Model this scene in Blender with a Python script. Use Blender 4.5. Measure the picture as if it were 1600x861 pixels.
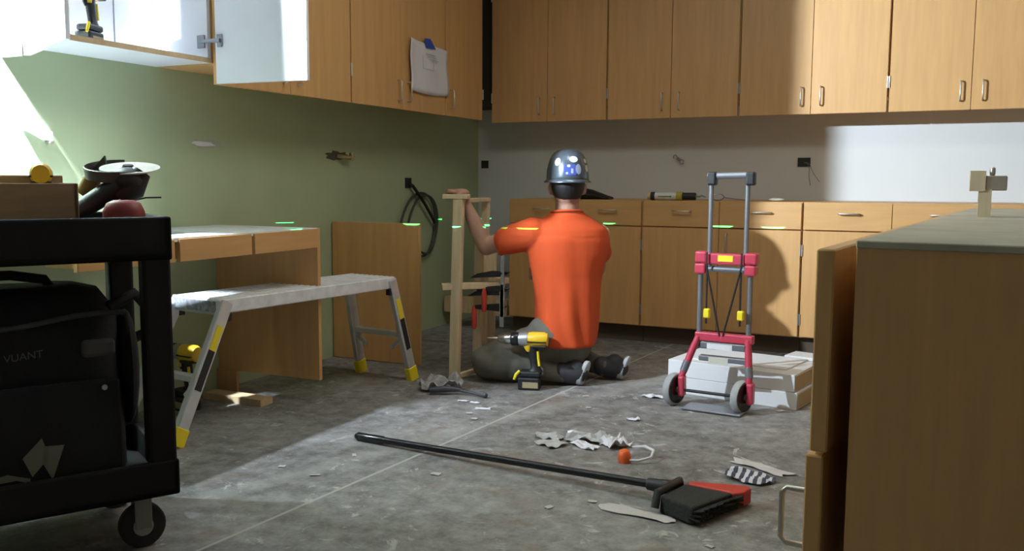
import bpy, bmesh, math, random
from mathutils import Vector, Matrix, noise
random.seed(7)
PI = math.pi
sc = bpy.context.scene
for o in list(bpy.data.objects): bpy.data.objects.remove(o)
C = sc.collection

# ------------------------------------------------------------------ camera
F_PX, YAW, PIT, ROL, CH = 1412.93, 0.4522, 0.1039, 0.0029, 0.98
FW = Vector((-math.sin(YAW)*math.cos(PIT), math.cos(YAW)*math.cos(PIT), -math.sin(PIT)))
RT0 = Vector((math.cos(YAW), math.sin(YAW), 0)); UP0 = RT0.cross(FW)
RT = RT0*math.cos(ROL)+UP0*math.sin(ROL); UP = UP0*math.cos(ROL)-RT0*math.sin(ROL)
cd = bpy.data.cameras.new('camera'); cam = bpy.data.objects.new('camera', cd); C.objects.link(cam)
cd.sensor_width = 36; cd.lens = F_PX*36/1600; cd.shift_x = 26/1600; cd.clip_start = .05
cam.matrix_world = Matrix(((RT.x, UP.x, -FW.x, 0), (RT.y, UP.y, -FW.y, 0), (RT.z, UP.z, -FW.z, CH), (0, 0, 0, 1)))
sc.camera = cam
def pix(px, py, d):
    """world point seen at a photo pixel, at axial distance d"""
    return Vector((0, 0, CH)) + (RT*((px-774)/F_PX) + UP*((430.5-py)/F_PX) + FW)*d

# ------------------------------------------------------------------ light
sc.view_settings.view_transform = 'Standard'; sc.view_settings.look = 'None'
sc.view_settings.gamma = 1; sc.view_settings.use_curve_mapping = False
sc.view_settings.exposure = 0.42
w = bpy.data.worlds.new('World'); sc.world = w; w.use_nodes = True
bgn = w.node_tree.nodes['Background']; bgn.inputs[0].default_value = (1.0, .90, .72, 1); bgn.inputs[1].default_value = 0.10
# work light clipped up by the left wall, just out of frame, aimed across the room
LSIGN = 1
LAMP = Vector((-2.885, 1.75, 2.0)); LAMP_W = 1030; AIM = Vector((.49, .85, -.06)).normalized(); FOCUS = 8.0
ld = bpy.data.lights.new('work_lamp', 'POINT'); ld.shadow_soft_size = .03; ld.energy = LAMP_W; ld.color = (.74, .87, 1.0); ld.use_nodes = True
nt = ld.node_tree; em = [n for n in nt.nodes if n.type == 'EMISSION'][0]        # reflector: brightest straight ahead, fading to the sides
ge = nt.nodes.new('ShaderNodeNewGeometry'); dt = nt.nodes.new('ShaderNodeVectorMath'); dt.operation = 'DOT_PRODUCT'; dt.inputs[1].default_value = AIM*LSIGN
nt.links.new(ge.outputs['Incoming'], dt.inputs[0])
mx = nt.nodes.new('ShaderNodeMath'); mx.operation = 'MAXIMUM'; mx.inputs[1].default_value = 0; nt.links.new(dt.outputs['Value'], mx.inputs[0])
pw = nt.nodes.new('ShaderNodeMath'); pw.operation = 'POWER'; pw.inputs[1].default_value = FOCUS; nt.links.new(mx.outputs[0], pw.inputs[0])
sp = nt.nodes.new('ShaderNodeMath'); sp.operation = 'ADD'; sp.inputs[1].default_value = .03; nt.links.new(pw.outputs[0], sp.inputs[0])
AIM2 = Vector((-.55, .50, -.67)).normalized()       # extra lobe added to the lamp's output to brighten the wall and desk
d2 = nt.nodes.new('ShaderNodeVectorMath'); d2.operation = 'DOT_PRODUCT'; d2.inputs[1].default_value = AIM2; nt.links.new(ge.outputs['Incoming'], d2.inputs[0])
m2_ = nt.nodes.new('ShaderNodeMath'); m2_.operation = 'MAXIMUM'; m2_.inputs[1].default_value = 0; nt.links.new(d2.outputs['Value'], m2_.inputs[0])
p2 = nt.nodes.new('ShaderNodeMath'); p2.operation = 'POWER'; p2.inputs[1].default_value = 4; nt.links.new(m2_.outputs[0], p2.inputs[0])
ma = nt.nodes.new('ShaderNodeMath'); ma.operation = 'MULTIPLY_ADD'; ma.inputs[1].default_value = 1.15; nt.links.new(p2.outputs[0], ma.inputs[0]); nt.links.new(sp.outputs[0], ma.inputs[2])
nt.links.new(ma.outputs[0], em.inputs['Strength'])
lo = bpy.data.objects.new('work_lamp', ld); lo.location = LAMP; C.objects.link(lo)
# dim fill light added under the ceiling to lift the ambient level
cl = bpy.data.lights.new('ceiling_fill_light', 'AREA'); cl.shape = 'RECTANGLE'; cl.size = 1.15; cl.size_y = .55; cl.energy = 15; cl.color = (1.0, .95, .82)
co = bpy.data.objects.new('ceiling_fill_light', cl); co.location = (-.9, 3.1, 2.70); C.objects.link(co)
# green laser level: a point source that only shines into a thin, slightly tipped plane
YB0 = 5.277
LAS = Vector((.0, .35, .845)); LAS_N = Vector((0, .0247, 1)).normalized()
gd = bpy.data.lights.new('laser_level', 'POINT'); gd.energy = 9000; gd.shadow_soft_size = 0; gd.color = (.05, 1, .3); gd.use_nodes = True
nt = gd.node_tree; em = [n for n in nt.nodes if n.type == 'EMISSION'][0]
ge = nt.nodes.new('ShaderNodeNewGeometry'); dt = nt.nodes.new('ShaderNodeVectorMath'); dt.operation = 'DOT_PRODUCT'; dt.inputs[1].default_value = LAS_N
nt.links.new(ge.outputs['Incoming'], dt.inputs[0])
ab = nt.nodes.new('ShaderNodeMath'); ab.operation = 'ABSOLUTE'; nt.links.new(dt.outputs['Value'], ab.inputs[0])
lt = nt.nodes.new('ShaderNodeMath'); lt.operation = 'LESS_THAN'; lt.inputs[1].default_value = .0009; nt.links.new(ab.outputs[0], lt.inputs[0])
prev = None
for (xa, ya), (xb, yb) in (((-2.53, 4.1), (-2.437, 4.1)), ((-2.60, 3.2), (-2.50, 3.2)), ((-2.14, 3.88), (-2.08, 3.88)), ((-1.99, 3.96), (-1.86, 3.96)), ((-2.469, YB0), (-2.32, YB0)),
                           ((-1.83, YB0), (-1.76, YB0)), ((-1.165, YB0), (-1.05, YB0)), ((-.88, YB0), (-.76, YB0))):
    d0 = Vector((xa-LAS.x, ya-LAS.y, 0)).normalized(); d1 = Vector((xb-LAS.x, yb-LAS.y, 0)).normalized(); mid = -(d0+d1).normalized()
    dd_ = nt.nodes.new('ShaderNodeVectorMath'); dd_.operation = 'DOT_PRODUCT'; dd_.inputs[1].default_value = mid; nt.links.new(ge.outputs['Incoming'], dd_.inputs[0])
    aa_ = nt.nodes.new('ShaderNodeMath'); aa_.operation = 'ABSOLUTE'; nt.links.new(dd_.outputs['Value'], aa_.inputs[0])
    gt_ = nt.nodes.new('ShaderNodeMath'); gt_.operation = 'GREATER_THAN'; gt_.inputs[1].default_value = abs(d0.dot(mid))/math.sqrt(1+(.0247*d0.y)**2); nt.links.new(aa_.outputs[0], gt_.inputs[0])
    if prev is None: prev = gt_
    else:
        mx = nt.nodes.new('ShaderNodeMath'); mx.operation = 'MAXIMUM'; nt.links.new(prev.outputs[0], mx.inputs[0]); nt.links.new(gt_.outputs[0], mx.inputs[1]); prev = mx
ml = nt.nodes.new('ShaderNodeMath'); ml.operation = 'MULTIPLY'; nt.links.new(lt.outputs[0], ml.inputs[0]); nt.links.new(prev.outputs[0], ml.inputs[1])
nt.links.new(ml.outputs[0], em.inputs['Strength'])
go = bpy.data.objects.new('laser_level', gd); go.location = LAS; C.objects.link(go)

# ------------------------------------------------------------------ materials
MATS = {}
def mat(name, col, rough=.6, metal=0, var=0, scale=8, stretch=(1, 1, 1), bump=0, spec=.5, col2=None, alpha=1, trans=0):
    if name in MATS: return MATS[name]
    m = bpy.data.materials.new(name); m.use_nodes = True; n = m.node_tree; b = n.nodes['Principled BSDF']
    b.inputs['Roughness'].default_value = rough; b.inputs['Metallic'].default_value = metal
    b.inputs['Specular IOR Level'].default_value = spec
    b.inputs['Base Color'].default_value = (*col, 1)
    if trans: b.inputs['Transmission Weight'].default_value = trans
    if var or col2 or bump:
        tc = n.nodes.new('ShaderNodeTexCoord'); mp = n.nodes.new('ShaderNodeMapping'); mp.inputs['Scale'].default_value = stretch
        n.links.new(tc.outputs['Object'], mp.inputs[0])
        nz = n.nodes.new('ShaderNodeTexNoise'); nz.inputs['Scale'].default_value = scale; nz.inputs['Detail'].default_value = 6; nz.inputs['Roughness'].default_value = .6
        n.links.new(mp.outputs[0], nz.inputs['Vector'])
        c2 = col2 if col2 else tuple(max(0, x*(1-var)) for x in col); c1 = col if col2 else tuple(min(1, x*(1+var*.6)) for x in col)
        rp = n.nodes.new('ShaderNodeValToRGB'); rp.color_ramp.elements[0].position = .3; rp.color_ramp.elements[1].position = .7
        rp.color_ramp.elements[0].color = (*c2, 1); rp.color_ramp.elements[1].color = (*c1, 1)
        n.links.new(nz.outputs['Fac'], rp.inputs[0]); n.links.new(rp.outputs[0], b.inputs['Base Color'])
        if bump:
            bp = n.nodes.new('ShaderNodeBump'); bp.inputs['Strength'].default_value = bump; bp.inputs['Distance'].default_value = .01
            n.links.new(nz.outputs['Fac'], bp.inputs['Height']); n.links.new(bp.outputs[0], b.inputs['Normal'])
    MATS[name] = m; return m
MAPLE = mat('maple_laminate', (.62, .35, .135), .45, var=.10, scale=3, stretch=(9, 9, .7))
MAPLE_H = mat('maple_laminate_flat', (.62, .35, .135), .45, var=.10, scale=3, stretch=(1, 1, 9))
RAWB = mat('raw_board', (.62, .45, .26), .7, var=.14, scale=6, stretch=(6, 6, .6))
PINE = mat('pine_lumber', (.66, .53, .34), .7, var=.12, scale=5, stretch=(10, 10, .8))
TOPDUST = mat('dusty_board_top', (.46, .43, .34), .75, var=.2, scale=5)
MELA = mat('white_melamine', (.74, .75, .78), .35, var=.02)
DARKGAP = mat('dark_filler', (.035, .03, .02), .8)
KICK = mat('toe_kick', (.10, .075, .05), .8)
GREEN = mat('green_paint', (.42, .495, .30), .75, var=.06, scale=2.5, bump=.05)
GREYW = mat('grey_white_paint', (.66, .66, .64), .75, var=.03, scale=2)
CEIL = mat('ceiling_white', (.7, .7, .68), .9)
STEEL = mat('brushed_nickel', (.62, .58, .52), .35, .9)
CHROME = mat('chrome', (.75, .75, .76), .2, 1)
ALU = mat('aluminium', (.66, .67, .70), .42, .55, var=.08, scale=14)
ALUTOP = mat('scuffed_aluminium', (.80, .81, .83), .55, .1, var=.14, scale=22)
BLACK = mat('black_plastic', (.012, .012, .014), .5)
BLACKG = mat('black_gloss', (.012, .012, .013), .25)
CARTB = mat('cart_black_resin', (.008, .007, .008), .7, spec=.3)
BAGB = mat('black_nylon', (.006, .006, .008), .85, bump=.3, scale=90)
RUB = mat('rubber', (.02, .02, .02), .8)
GREYT = mat('grey_rubber', (.34, .34, .34), .7)
YEL = mat('tool_yellow', (.75, .46, .02), .4)
YELB = mat('bright_yellow', (.85, .68, .02), .5)
RED = mat('red_plastic', (.52, .05, .09), .35)
REDB = mat('broom_red', (.50, .045, .03), .5)
GREYP = mat('grey_tube', (.24, .25, .28), .35, .5)
SILV = mat('silver_gearcase', (.45, .45, .47), .35, .7)
WHITE = mat('white_card', (.74, .74, .75), .6)
PAPER = mat('paper', (.70, .69, .72), .8)
PAPERP = mat('paper_print', (.66, .65, .69), .8)
KRAFT = mat('kraft', (.50, .36, .19), .8)
BLUE = mat('blue_tape', (.02, .08, .45), .6)
ORANGE = mat('orange_shirt', (.56, .068, .010), .85, var=.05, scale=6)
SKIN = mat('skin', (.42, .235, .165), .55, var=.08, scale=20)
HAIR = mat('black_hair', (.008, .007, .007), .6)
TROUS = mat('grey_olive_trousers', (.135, .125, .10), .9, var=.2, scale=12)
HATM = mat('hat_shell', (.13, .16, .19), .22, .45, col2=(.07, .09, .12), scale=5)
CLAMP = mat('clamp_black', (.01, .01, .012), .4)
CAULKW = mat('cartridge_white', (.6, .62, .58), .5)
def concrete():
    m = bpy.data.materials.new('concrete_floor'); m.use_nodes = True; n = m.node_tree; L = n.links; b = n.nodes['Principled BSDF']
    tc = n.nodes.new('ShaderNodeTexCoord')
    def nz(s, d=6, r=.6, dis=0):
        x = n.nodes.new('ShaderNodeTexNoise'); x.inputs['Scale'].default_value = s; x.inputs['Detail'].default_value = d; x.inputs['Roughness'].default_value = r; x.inputs['Distortion'].default_value = dis
        L.new(tc.outputs['Object'], x.inputs['Vector']); return x
    def ramp(src, stops):
        r = n.nodes.new('ShaderNodeValToRGB'); e = r.color_ramp.elements
        while len(e) < len(stops): e.new(.5)
        for q, (p, c) in zip(e, stops): q.position = p; q.color = (*c, 1)
        L.new(src, r.inputs[0]); return r
    def mix(f, a, c):
        x = n.nodes.new('ShaderNodeMix'); x.data_type = 'RGBA'
        if isinstance(f, float): x.inputs[0].default_value = f
        else: L.new(f, x.inputs[0])
        for i, v in ((6, a), (7, c)):
            if isinstance(v, tuple): x.inputs[i].default_value = (*v, 1)
            else: L.new(v, x.inputs[i])
        return x.outputs[2]
    base = ramp(nz(1.3, 8, .62, .6).outputs['Fac'], [(.30, (.095, .09, .08)), (.47, (.16, .155, .145)), (.58, (.215, .21, .20)), (.72, (.31, .305, .30))]).outputs[0]
    fine = ramp(nz(16, 8, .75).outputs['Fac'], [(.38, (.0, .0, .0)), (.64, (.8, .8, .8))]).outputs[0]
    base = mix(.20, base, fine)
    spots = ramp(nz(9, 4, .75, 1.2).outputs['Fac'], [(.60, (0, 0, 0)), (.68, (1, 1, 1))]).outputs[0]
    base = mix(spots, base, (.47, .46, .44))
    brown = ramp(nz(3.2, 5, .6, .8).outputs['Fac'], [(.56, (0, 0, 0)), (.72, (.7, .7, .7))]).outputs[0]
    base = mix(brown, base, (.21, .155, .12))
    sep = n.nodes.new('ShaderNodeSeparateXYZ'); L.new(tc.outputs['Object'], sep.inputs[0])
    # saw-cut joint running away across the slab: line through (-1.707,1.871) and (-1.51,4.04)
    def line(ax, ay, bx, by, half, soft):
        k = (bx-ax)/(by-ay)
        a = n.nodes.new('ShaderNodeMath'); a.operation = 'MULTIPLY_ADD'; a.inputs[1].default_value = -k; a.inputs[2].default_value = -(ax-k*ay)
        L.new(sep.outputs[1], a.inputs[0]); s = n.nodes.new('ShaderNodeMath'); s.operation = 'ADD'; L.new(sep.outputs[0], s.inputs[0]); L.new(a.outputs[0], s.inputs[1])
        q = n.nodes.new('ShaderNodeMath'); q.operation = 'ABSOLUTE'; L.new(s.outputs[0], q.inputs[0])
        return ramp(q.outputs[0], [(half, (1, 1, 1)), (half+soft, (0, 0, 0))]).outputs[0]
    base = mix(line(-1.707, 1.871, -1.51, 4.04, .0035, .003), base, (.45, .43, .40))
    lit_band = line(-1.44, 2.40, -1.08, 3.45, .02, .05)  # soft band of light painted into the floor colour
    mm = n.nodes.new('ShaderNodeMath'); mm.operation = 'MULTIPLY'; mm.inputs[1].default_value = .30; L.new(lit_band, mm.inputs[0])
    base = mix(mm.outputs[0], base, (.42, .41, .38))
    L.new(base, b.inputs['Base Color']); b.inputs['Roughness'].default_value = .62; b.inputs['Specular IOR Level'].default_value = .35
    bp = n.nodes.new('ShaderNodeBump'); bp.inputs['Strength'].default_value = .15; bp.inputs['Distance'].default_value = .01
    L.new(fine, bp.inputs['Height']); L.new(bp.outputs[0], b.inputs['Normal'])
    return m
CONC = concrete()

# ------------------------------------------------------------------ mesh helpers
FRAME = {}
def V(*a): return Vector(a)
class MB:
    def __init__(s): s.v = []; s.f = []
    def add(s, vs, fs):
        k = len(s.v); s.v += [Vector(p) for p in vs]; s.f += [tuple(i+k for i in q) for q in fs]; return s
    def box(s, x0, y0, z0, x1, y1, z1):
        if x0 > x1: x0, x1 = x1, x0
        if y0 > y1: y0, y1 = y1, y0
        if z0 > z1: z0, z1 = z1, z0
        return s.add([(x0,y0,z0),(x1,y0,z0),(x1,y1,z0),(x0,y1,z0),(x0,y0,z1),(x1,y0,z1),(x1,y1,z1),(x0,y1,z1)],
                     [(0,3,2,1),(4,5,6,7),(0,1,5,4),(1,2,6,5),(2,3,7,6),(3,0,4,7)])
    def bar(s, a, b, w, h, up=(0,0,1)):
        """rectangular bar from a to b; w sideways, h along up"""
        a = Vector(a); b = Vector(b); d = (b-a).normalized(); u = Vector(up); u = (u-d*u.dot(d)).normalized(); r = d.cross(u)
        q = [r*(i*w/2)+u*(j*h/2) for i, j in ((-1,-1),(1,-1),(1,1),(-1,1))]
        return s.add([a+x for x in q]+[b+x for x in q], [(3,2,1,0),(4,5,6,7),(0,1,5,4),(1,2,6,5),(2,3,7,6),(3,0,4,7)])
    def tube(s, pts, rad, n=10, cap=True):
        pts = [Vector(p) for p in pts]; m = len(pts); rad = rad if isinstance(rad, (list, tuple)) else [rad]*m
        t = [(pts[min(i+1,m-1)]-pts[max(i-1,0)]).normalized() for i in range(m)]
        u = Vector((0,0,1)) if abs(t[0].z) < .9 else Vector((1,0,0)); u = (u-t[0]*u.dot(t[0])).normalized()
        vs = []; fs = []
        for i in range(m):
            u = (u-t[i]*u.dot(t[i])).normalized(); r = t[i].cross(u)
            vs += [pts[i]+(u*math.cos(2*PI*k/n)+r*math.sin(2*PI*k/n))*rad[i] for k in range(n)]
        for i in range(m-1):
            fs += [(i*n+k, i*n+(k+1)%n, (i+1)*n+(k+1)%n, (i+1)*n+k) for k in range(n)]
        if cap: fs += [tuple(range(n-1,-1,-1)), tuple(range((m-1)*n, m*n))]
        return s.add(vs, fs)
    def rings(s, R, n=24, cap=True):
        """R: list of (centre, ux, uy) -> lofted ellipses"""
        vs = []; fs = []
        for c, a, b in R:
            c = Vector(c); a = Vector(a); b = Vector(b)
            vs += [c+a*math.cos(2*PI*k/n)+b*math.sin(2*PI*k/n) for k in range(n)]
        for i in range(len(R)-1):
            fs += [(i*n+k, i*n+(k+1)%n, (i+1)*n+(k+1)%n, (i+1)*n+k) for k in range(n)]
        if cap: fs += [tuple(range(n-1,-1,-1)), tuple(range((len(R)-1)*n, len(R)*n))]
        return s.add(vs, fs)
    def cyl(s, a, b, r0, r1=None, n=20): return s.tube([a, b], [r0, r0 if r1 is None else r1], n)
    def ell(s, c, r, n=16, m=10, M=None):
        c = Vector(c); vs = [(0,0,-1)]; fs = []
        for j in range(1, m):
            t = -PI/2+PI*j/m; vs += [(math.cos(t)*math.cos(2*PI*k/n), math.cos(t)*math.sin(2*PI*k/n), math.sin(t)) for k in range(n)]
        vs.append((0,0,1)); top = len(vs)-1
        fs += [(0, 1+(k+1)%n, 1+k) for k in range(n)]
        for j in range(m-2): fs += [(1+j*n+k, 1+j*n+(k+1)%n, 1+(j+1)*n+(k+1)%n, 1+(j+1)*n+k) for k in range(n)]
        fs += [(top, 1+(m-2)*n+k, 1+(m-2)*n+(k+1)%n) for k in range(n)]
        out = []
        for p in vs:
            q = Vector((p[0]*r[0], p[1]*r[1], p[2]*r[2])); out.append(c+(M @ q if M else q))
        return s.add(out, fs)
    def cap(s, a, ra, b, rb, n=16):
        s.ell(a, (ra,)*3, n); s.ell(b, (rb,)*3, n); return s.tube([a, b], [ra, rb], n)
    def prism(s, poly, vec):
        vec = Vector(vec); m = len(poly); p = [Vector(q) for q in poly]
        return s.add(p+[q+vec for q in p], [tuple(range(m-1,-1,-1)), tuple(range(m,2*m))]+[(i,(i+1)%m,m+(i+1)%m,m+i) for i in range(m)])
    def build(s, name, m, parent=None, world=False, smooth=False, bevel=0, seg=1, T=None):
        me = bpy.data.meshes.new(name)
        vs = [T @ p for p in s.v] if T else s.v
        o = bpy.data.objects.new(name, me); C.objects.link(o)
        if parent:
            fr = FRAME.get(parent.name, Matrix())
            if world: vs = [fr.inverted() @ p for p in vs]
            o.parent = parent; FRAME[o.name] = fr
        else:
            xs = [p.x for p in vs]; ys = [p.y for p in vs]; zs = [p.z for p in vs]
            c = Vector(((min(xs)+max(xs))/2, (min(ys)+max(ys))/2, min(zs))); vs = [p-c for p in vs]; o.location = c; FRAME[o.name] = Matrix.Translation(c)
        me.from_pydata([tuple(p) for p in vs], [], s.f)
        bm = bmesh.new(); bm.from_mesh(me); bmesh.ops.recalc_face_normals(bm, faces=bm.faces[:]); bm.to_mesh(me); bm.free()
        me.materials.append(m)
        if smooth:
            for p in me.polygons: p.use_smooth = True
            try: me.set_sharp_from_angle(angle=math.radians(50))
            except Exception: pass
        if bevel:
            md = o.modifiers.new('bevel', 'BEVEL'); md.width = bevel; md.segments = seg; md.limit_method = 'ANGLE'; md.angle_limit = math.radians(40)
        return o
def tag(o, label, cat, group=None):
    o['label'] = label; o['category'] = cat
    if group: o['group'] = group
    return o
def thing(name, loc, rz=0, label=None, cat=None, group=None):
    o = bpy.data.objects.new(name, None); C.objects.link(o); o.empty_display_size = .1
    o.location = loc; o.rotation_euler = (0, 0, rz); FRAME[o.name] = Matrix.Translation(Vector(loc)) @ Matrix.Rotation(rz, 4, 'Z')
    if label: tag(o, label, cat, group)
    return o
def struct(o): o['kind'] = 'structure'; return o
def fused(mb, voxel, smooth=6, fac=.5):
    """one continuous skin from overlapping solids"""
    me = bpy.data.meshes.new('t'); me.from_pydata([tuple(p) for p in mb.v], [], mb.f)
    bm = bmesh.new(); bm.from_mesh(me); bmesh.ops.recalc_face_normals(bm, faces=bm.faces[:]); bm.to_mesh(me); bm.free()
    o = bpy.data.objects.new('t', me); C.objects.link(o)
    r = o.modifiers.new('r', 'REMESH'); r.mode = 'VOXEL'; r.voxel_size = voxel
    sm = o.modifiers.new('s', 'SMOOTH'); sm.iterations = smooth; sm.factor = fac
    dg = bpy.context.evaluated_depsgraph_get(); ev = o.evaluated_get(dg); m2 = bpy.data.meshes.new_from_object(ev)
    out = MB(); out.v = [v.co.copy() for v in m2.vertices]; out.f = [tuple(p.vertices) for p in m2.polygons]
    bpy.data.objects.remove(o); return out

# ------------------------------------------------------------------ the room
XW, YW = -3.0, 5.887
YU, YB, XU = YW-.33, YW-.61, XW+.33
ZC = 2.75
struct(MB().box(XW-.1, -2.6, -.08, 3.4, YW+.1, 0).build('floor', CONC))
struct(MB().box(XW-.12, -2.6, 0, XW, YW+.12, ZC).build('wall_left', GREEN))
struct(MB().box(XW, YW, 0, 3.4, YW+.12, ZC).build('wall_back', GREYW))
struct(MB().box(3.3, -2.6, 0, 3.42, YW, ZC).build('wall_right', GREYW))
struct(MB().box(XW-.12, -2.6, ZC, 3.42, YW+.12, ZC+.1).build('ceiling', CEIL))

t = thing('ceiling_fill_panel', (-.9, 3.1, ZC-.03), 0, 'added ceiling fill panel above the middle of the room', 'ceiling light')  # unseen fixture, added to carry the ceiling fill
MB().box(-.62, -.32, 0, .62, .32, .03).build('housing', CEIL, t)
m = MB(); m.box(-.62, -.32, -.012, .62, -.29, 0); m.box(-.62, .29, -.012, .62, .32, 0); m.box(-.62, -.29, -.012, -.59, .29, 0); m.box(.59, -.29, -.012, .62, .29, 0); m.build('trim_ring', MELA, t)
# ------------------------------------------------------------------ cabinet pieces
def pull_v(parent, x, y, z, nrm, L=.105):
    """vertical wire pull; nrm = outward direction"""
    n = Vector(nrm); a = V(x, y, z); d = n*.028
    pts = [a+V(0,0,-L/2), a+V(0,0,-L/2)+d*.8, a+V(0,0,-L/2+.008)+d, a+V(0,0,L/2-.008)+d, a+V(0,0,L/2)+d*.8, a+V(0,0,L/2)]
    return MB().tube(pts, .0045, 8).build('handle', STEEL, parent, True, smooth=True)
def pull_h(parent, c, along, nrm, L=.105, r=.0045, m=None):
    c = Vector(c); t = Vector(along); d = Vector(nrm)*.028
    pts = [c-t*L/2, c-t*L/2+d*.8, c-t*(L/2-.008)+d, c+t*(L/2-.008)+d, c+t*L/2+d*.8, c+t*L/2]
    return MB().tube(pts, r, 8).build('handle', m or STEEL, parent, True, smooth=True)
def hinge(parent, x, y, z):
    m = MB(); m.cyl((x, y, z-.032), (x, y, z+.032), .0045, n=10); m.cyl((x, y, z-.004), (x, y, z+.004), .0048, n=10)
    return m.build('hinge', STEEL, parent, True, smooth=True)

ZD, ZUC, ZT = 1.371, 1.457, 2.36
# wall cabinets on the back wall
edges = [-2.735, -1.915, -1.089, -.27, .553]
ulab = ['tall maple wall cabinet next to the dark corner gap on the back wall',
        'maple wall cabinet above the caulk cartridge, second from the corner gap',
        'maple wall cabinet above the red hand truck, half in lamp light',
        'brightly lit maple wall cabinet at the right end of the back wall']
for i in range(4):
    x0, x1 = edges[i], edges[i+1]; xm = (x0+x1)/2
    t = thing('wall_cabinet', (xm, YW-.16, ZUC), 0, ulab[i], 'cabinet', 'wall cabinets on the back wall')
    MB().box(x0+.002, YU+.022, ZUC, x1-.002, YW-.001, ZT).build('body', MAPLE, t, True)
    for s, (a, b) in enumerate(((x0+.006, xm-.0015), (xm+.0015, x1-.006))):
        d = MB().box(a, YU, ZD, b, YU+.02, ZT-.005).build('door', MAPLE, t, True, bevel=.0015)
        hx = b-.052 if s == 0 else a+.052
        if not (i == 0 and s == 0 and False): pull_v(d, hx, YU, 1.472, (0, -1, 0))
        for hz in (1.535, 2.2): hinge(d, a-.001 if s == 0 else b+.001, YU-.003, hz)
# corner filler between the two runs
struct(MB().box(XW+.001, YU+.06, ZUC+.03, -2.737, YW-.001, ZT).build('trim_1', DARKGAP))
# wall cabinets on the left wall
lseg = [(2.88, 3.835, 2, 'closed maple wall cabinet beside the open white one on the green wall'),
        (3.835, 4.81, 2, 'maple wall cabinet on the green wall with the paper taped to it'),
        (4.81, 5.30, 1, 'narrow maple wall cabinet on the green wall next to the corner gap')]
for (y0, y1, nd, lab) in lseg:
    t = thing('wall_cabinet', (XW+.16, (y0+y1)/2, ZUC), 0, lab, 'cabinet', 'wall cabinets on the green wall')
    MB().box(XW+.001, y0+.002, ZUC, XU-.022, y1-.002, ZT).build('body', MAPLE, t, True)
    ds = [(y0+.006, (y0+y1)/2-.0015), ((y0+y1)/2+.0015, y1-.006)] if nd == 2 else [(y0+.006, y1-.004)]
    for s, (a, b) in enumerate(ds):
        d = MB().box(XU-.02, a, ZD, XU, b, ZT-.005).build('door', MAPLE, t, True, bevel=.0015)
        hy = b-.05 if (nd == 2 and s == 0) else a+.05
        pull_v(d, XU, hy, 1.472, (1, 0, 0))
        for hz in (1.535, 2.2): hinge(d, XU+.003, a-.003 if (s == 0 and nd == 2) else b+.003, hz)
# the open cabinet at the left end
t = thing('open_wall_cabinet', (XW+.16, 2.53, 1.41), 0, 'open wall cabinet with white interior and one door swung out', 'cabinet')
y0, y1, xf = 2.188, 2.878, XU-.022
MB().box(XW+.001, y0, ZUC, XW+.013, y1, ZT).build('back_panel', MELA, t, True)
MB().box(XW+.013, y0, ZUC, xf, y1-.018, ZUC+.018).build('bottom_panel', MELA, t, True)
MB().box(xf, y0, ZUC-.001, xf+.002, y1, ZUC+.019).build('edge_banding', RAWB, t, True)
MB().box(XW+.013, y1-.018, ZUC, xf, y1, ZT).build('side_panel', MELA, t, True)
MB().prism([(-2.88, y0-.001, 1.412), (-2.868, y0-.001, 1.412), (XU+.002, y0-.001, ZUC-.002), (XU+.002, y0-.001, ZT), (-2.88, y0-.001, ZT)], (0, -.018, 0)).build('end_panel', MELA, t, True)
MB().box(XW+.001, y0-.019, 1.412, -2.912, y0-.001, ZT).build('end_filler', MELA, t, True)
MB().box(XW+.013, y0, ZT-.018, xf, y1-.018, ZT).build('top_panel', MELA, t, True)
MB().box(XW+.013, 2.655, ZUC+.018, XW+.0145, 2.66, ZT-.018).build('panel_seam', GREYP, t, True)
# door swung open about ninety degrees: white inside, maple outside
hp = V(-2.655, 2.866, 0); dp = V(-2.232, 2.908, 0); dd = (dp-hp).normalized(); dn = V(-dd.y, dd.x, 0)
d = MB().prism([hp+V(0,0,ZD), dp+V(0,0,ZD), dp+V(0,0,ZT), hp+V(0,0,ZT)], dn*.018).build('door', MELA, t, True)
MB().prism([hp+dn*.0182+V(0,0,ZD), dp+dn*.0182+V(0,0,ZD), dp+dn*.0182+V(0,0,ZT), hp+dn*.0182+V(0,0,ZT)], dn*.0015).build('door_face', MAPLE, d, True)
hb = MB(); hb.box(xf-.05, y1-.024, 1.515, xf-.012, y1-.017, 1.567); hb.bar((xf-.03, y1-.028, 1.541), (hp.x+.03, hp.y-.008, 1.541), .012, .014)
hb.bar(hp+dd*.012-dn*.004+V(0,0,1.541), hp+dd*.034-dn*.004+V(0,0,1.541), .006, .05); hb.build('hinge', GREYP, d, True)
# grommet on the inside back of the open cabinet
gm = MB(); gm.cyl((XW+.0135, 2.325, 1.55), (XW+.017, 2.325, 1.55), .016, n=18); gm.cyl((XW+.017, 2.326, 1.548), (XW+.02, 2.326, 1.548), .009, n=14)
gm.build('grommet', mat('grommet_grey', (.45, .52, .56), .4), t, True, smooth=True)

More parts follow.
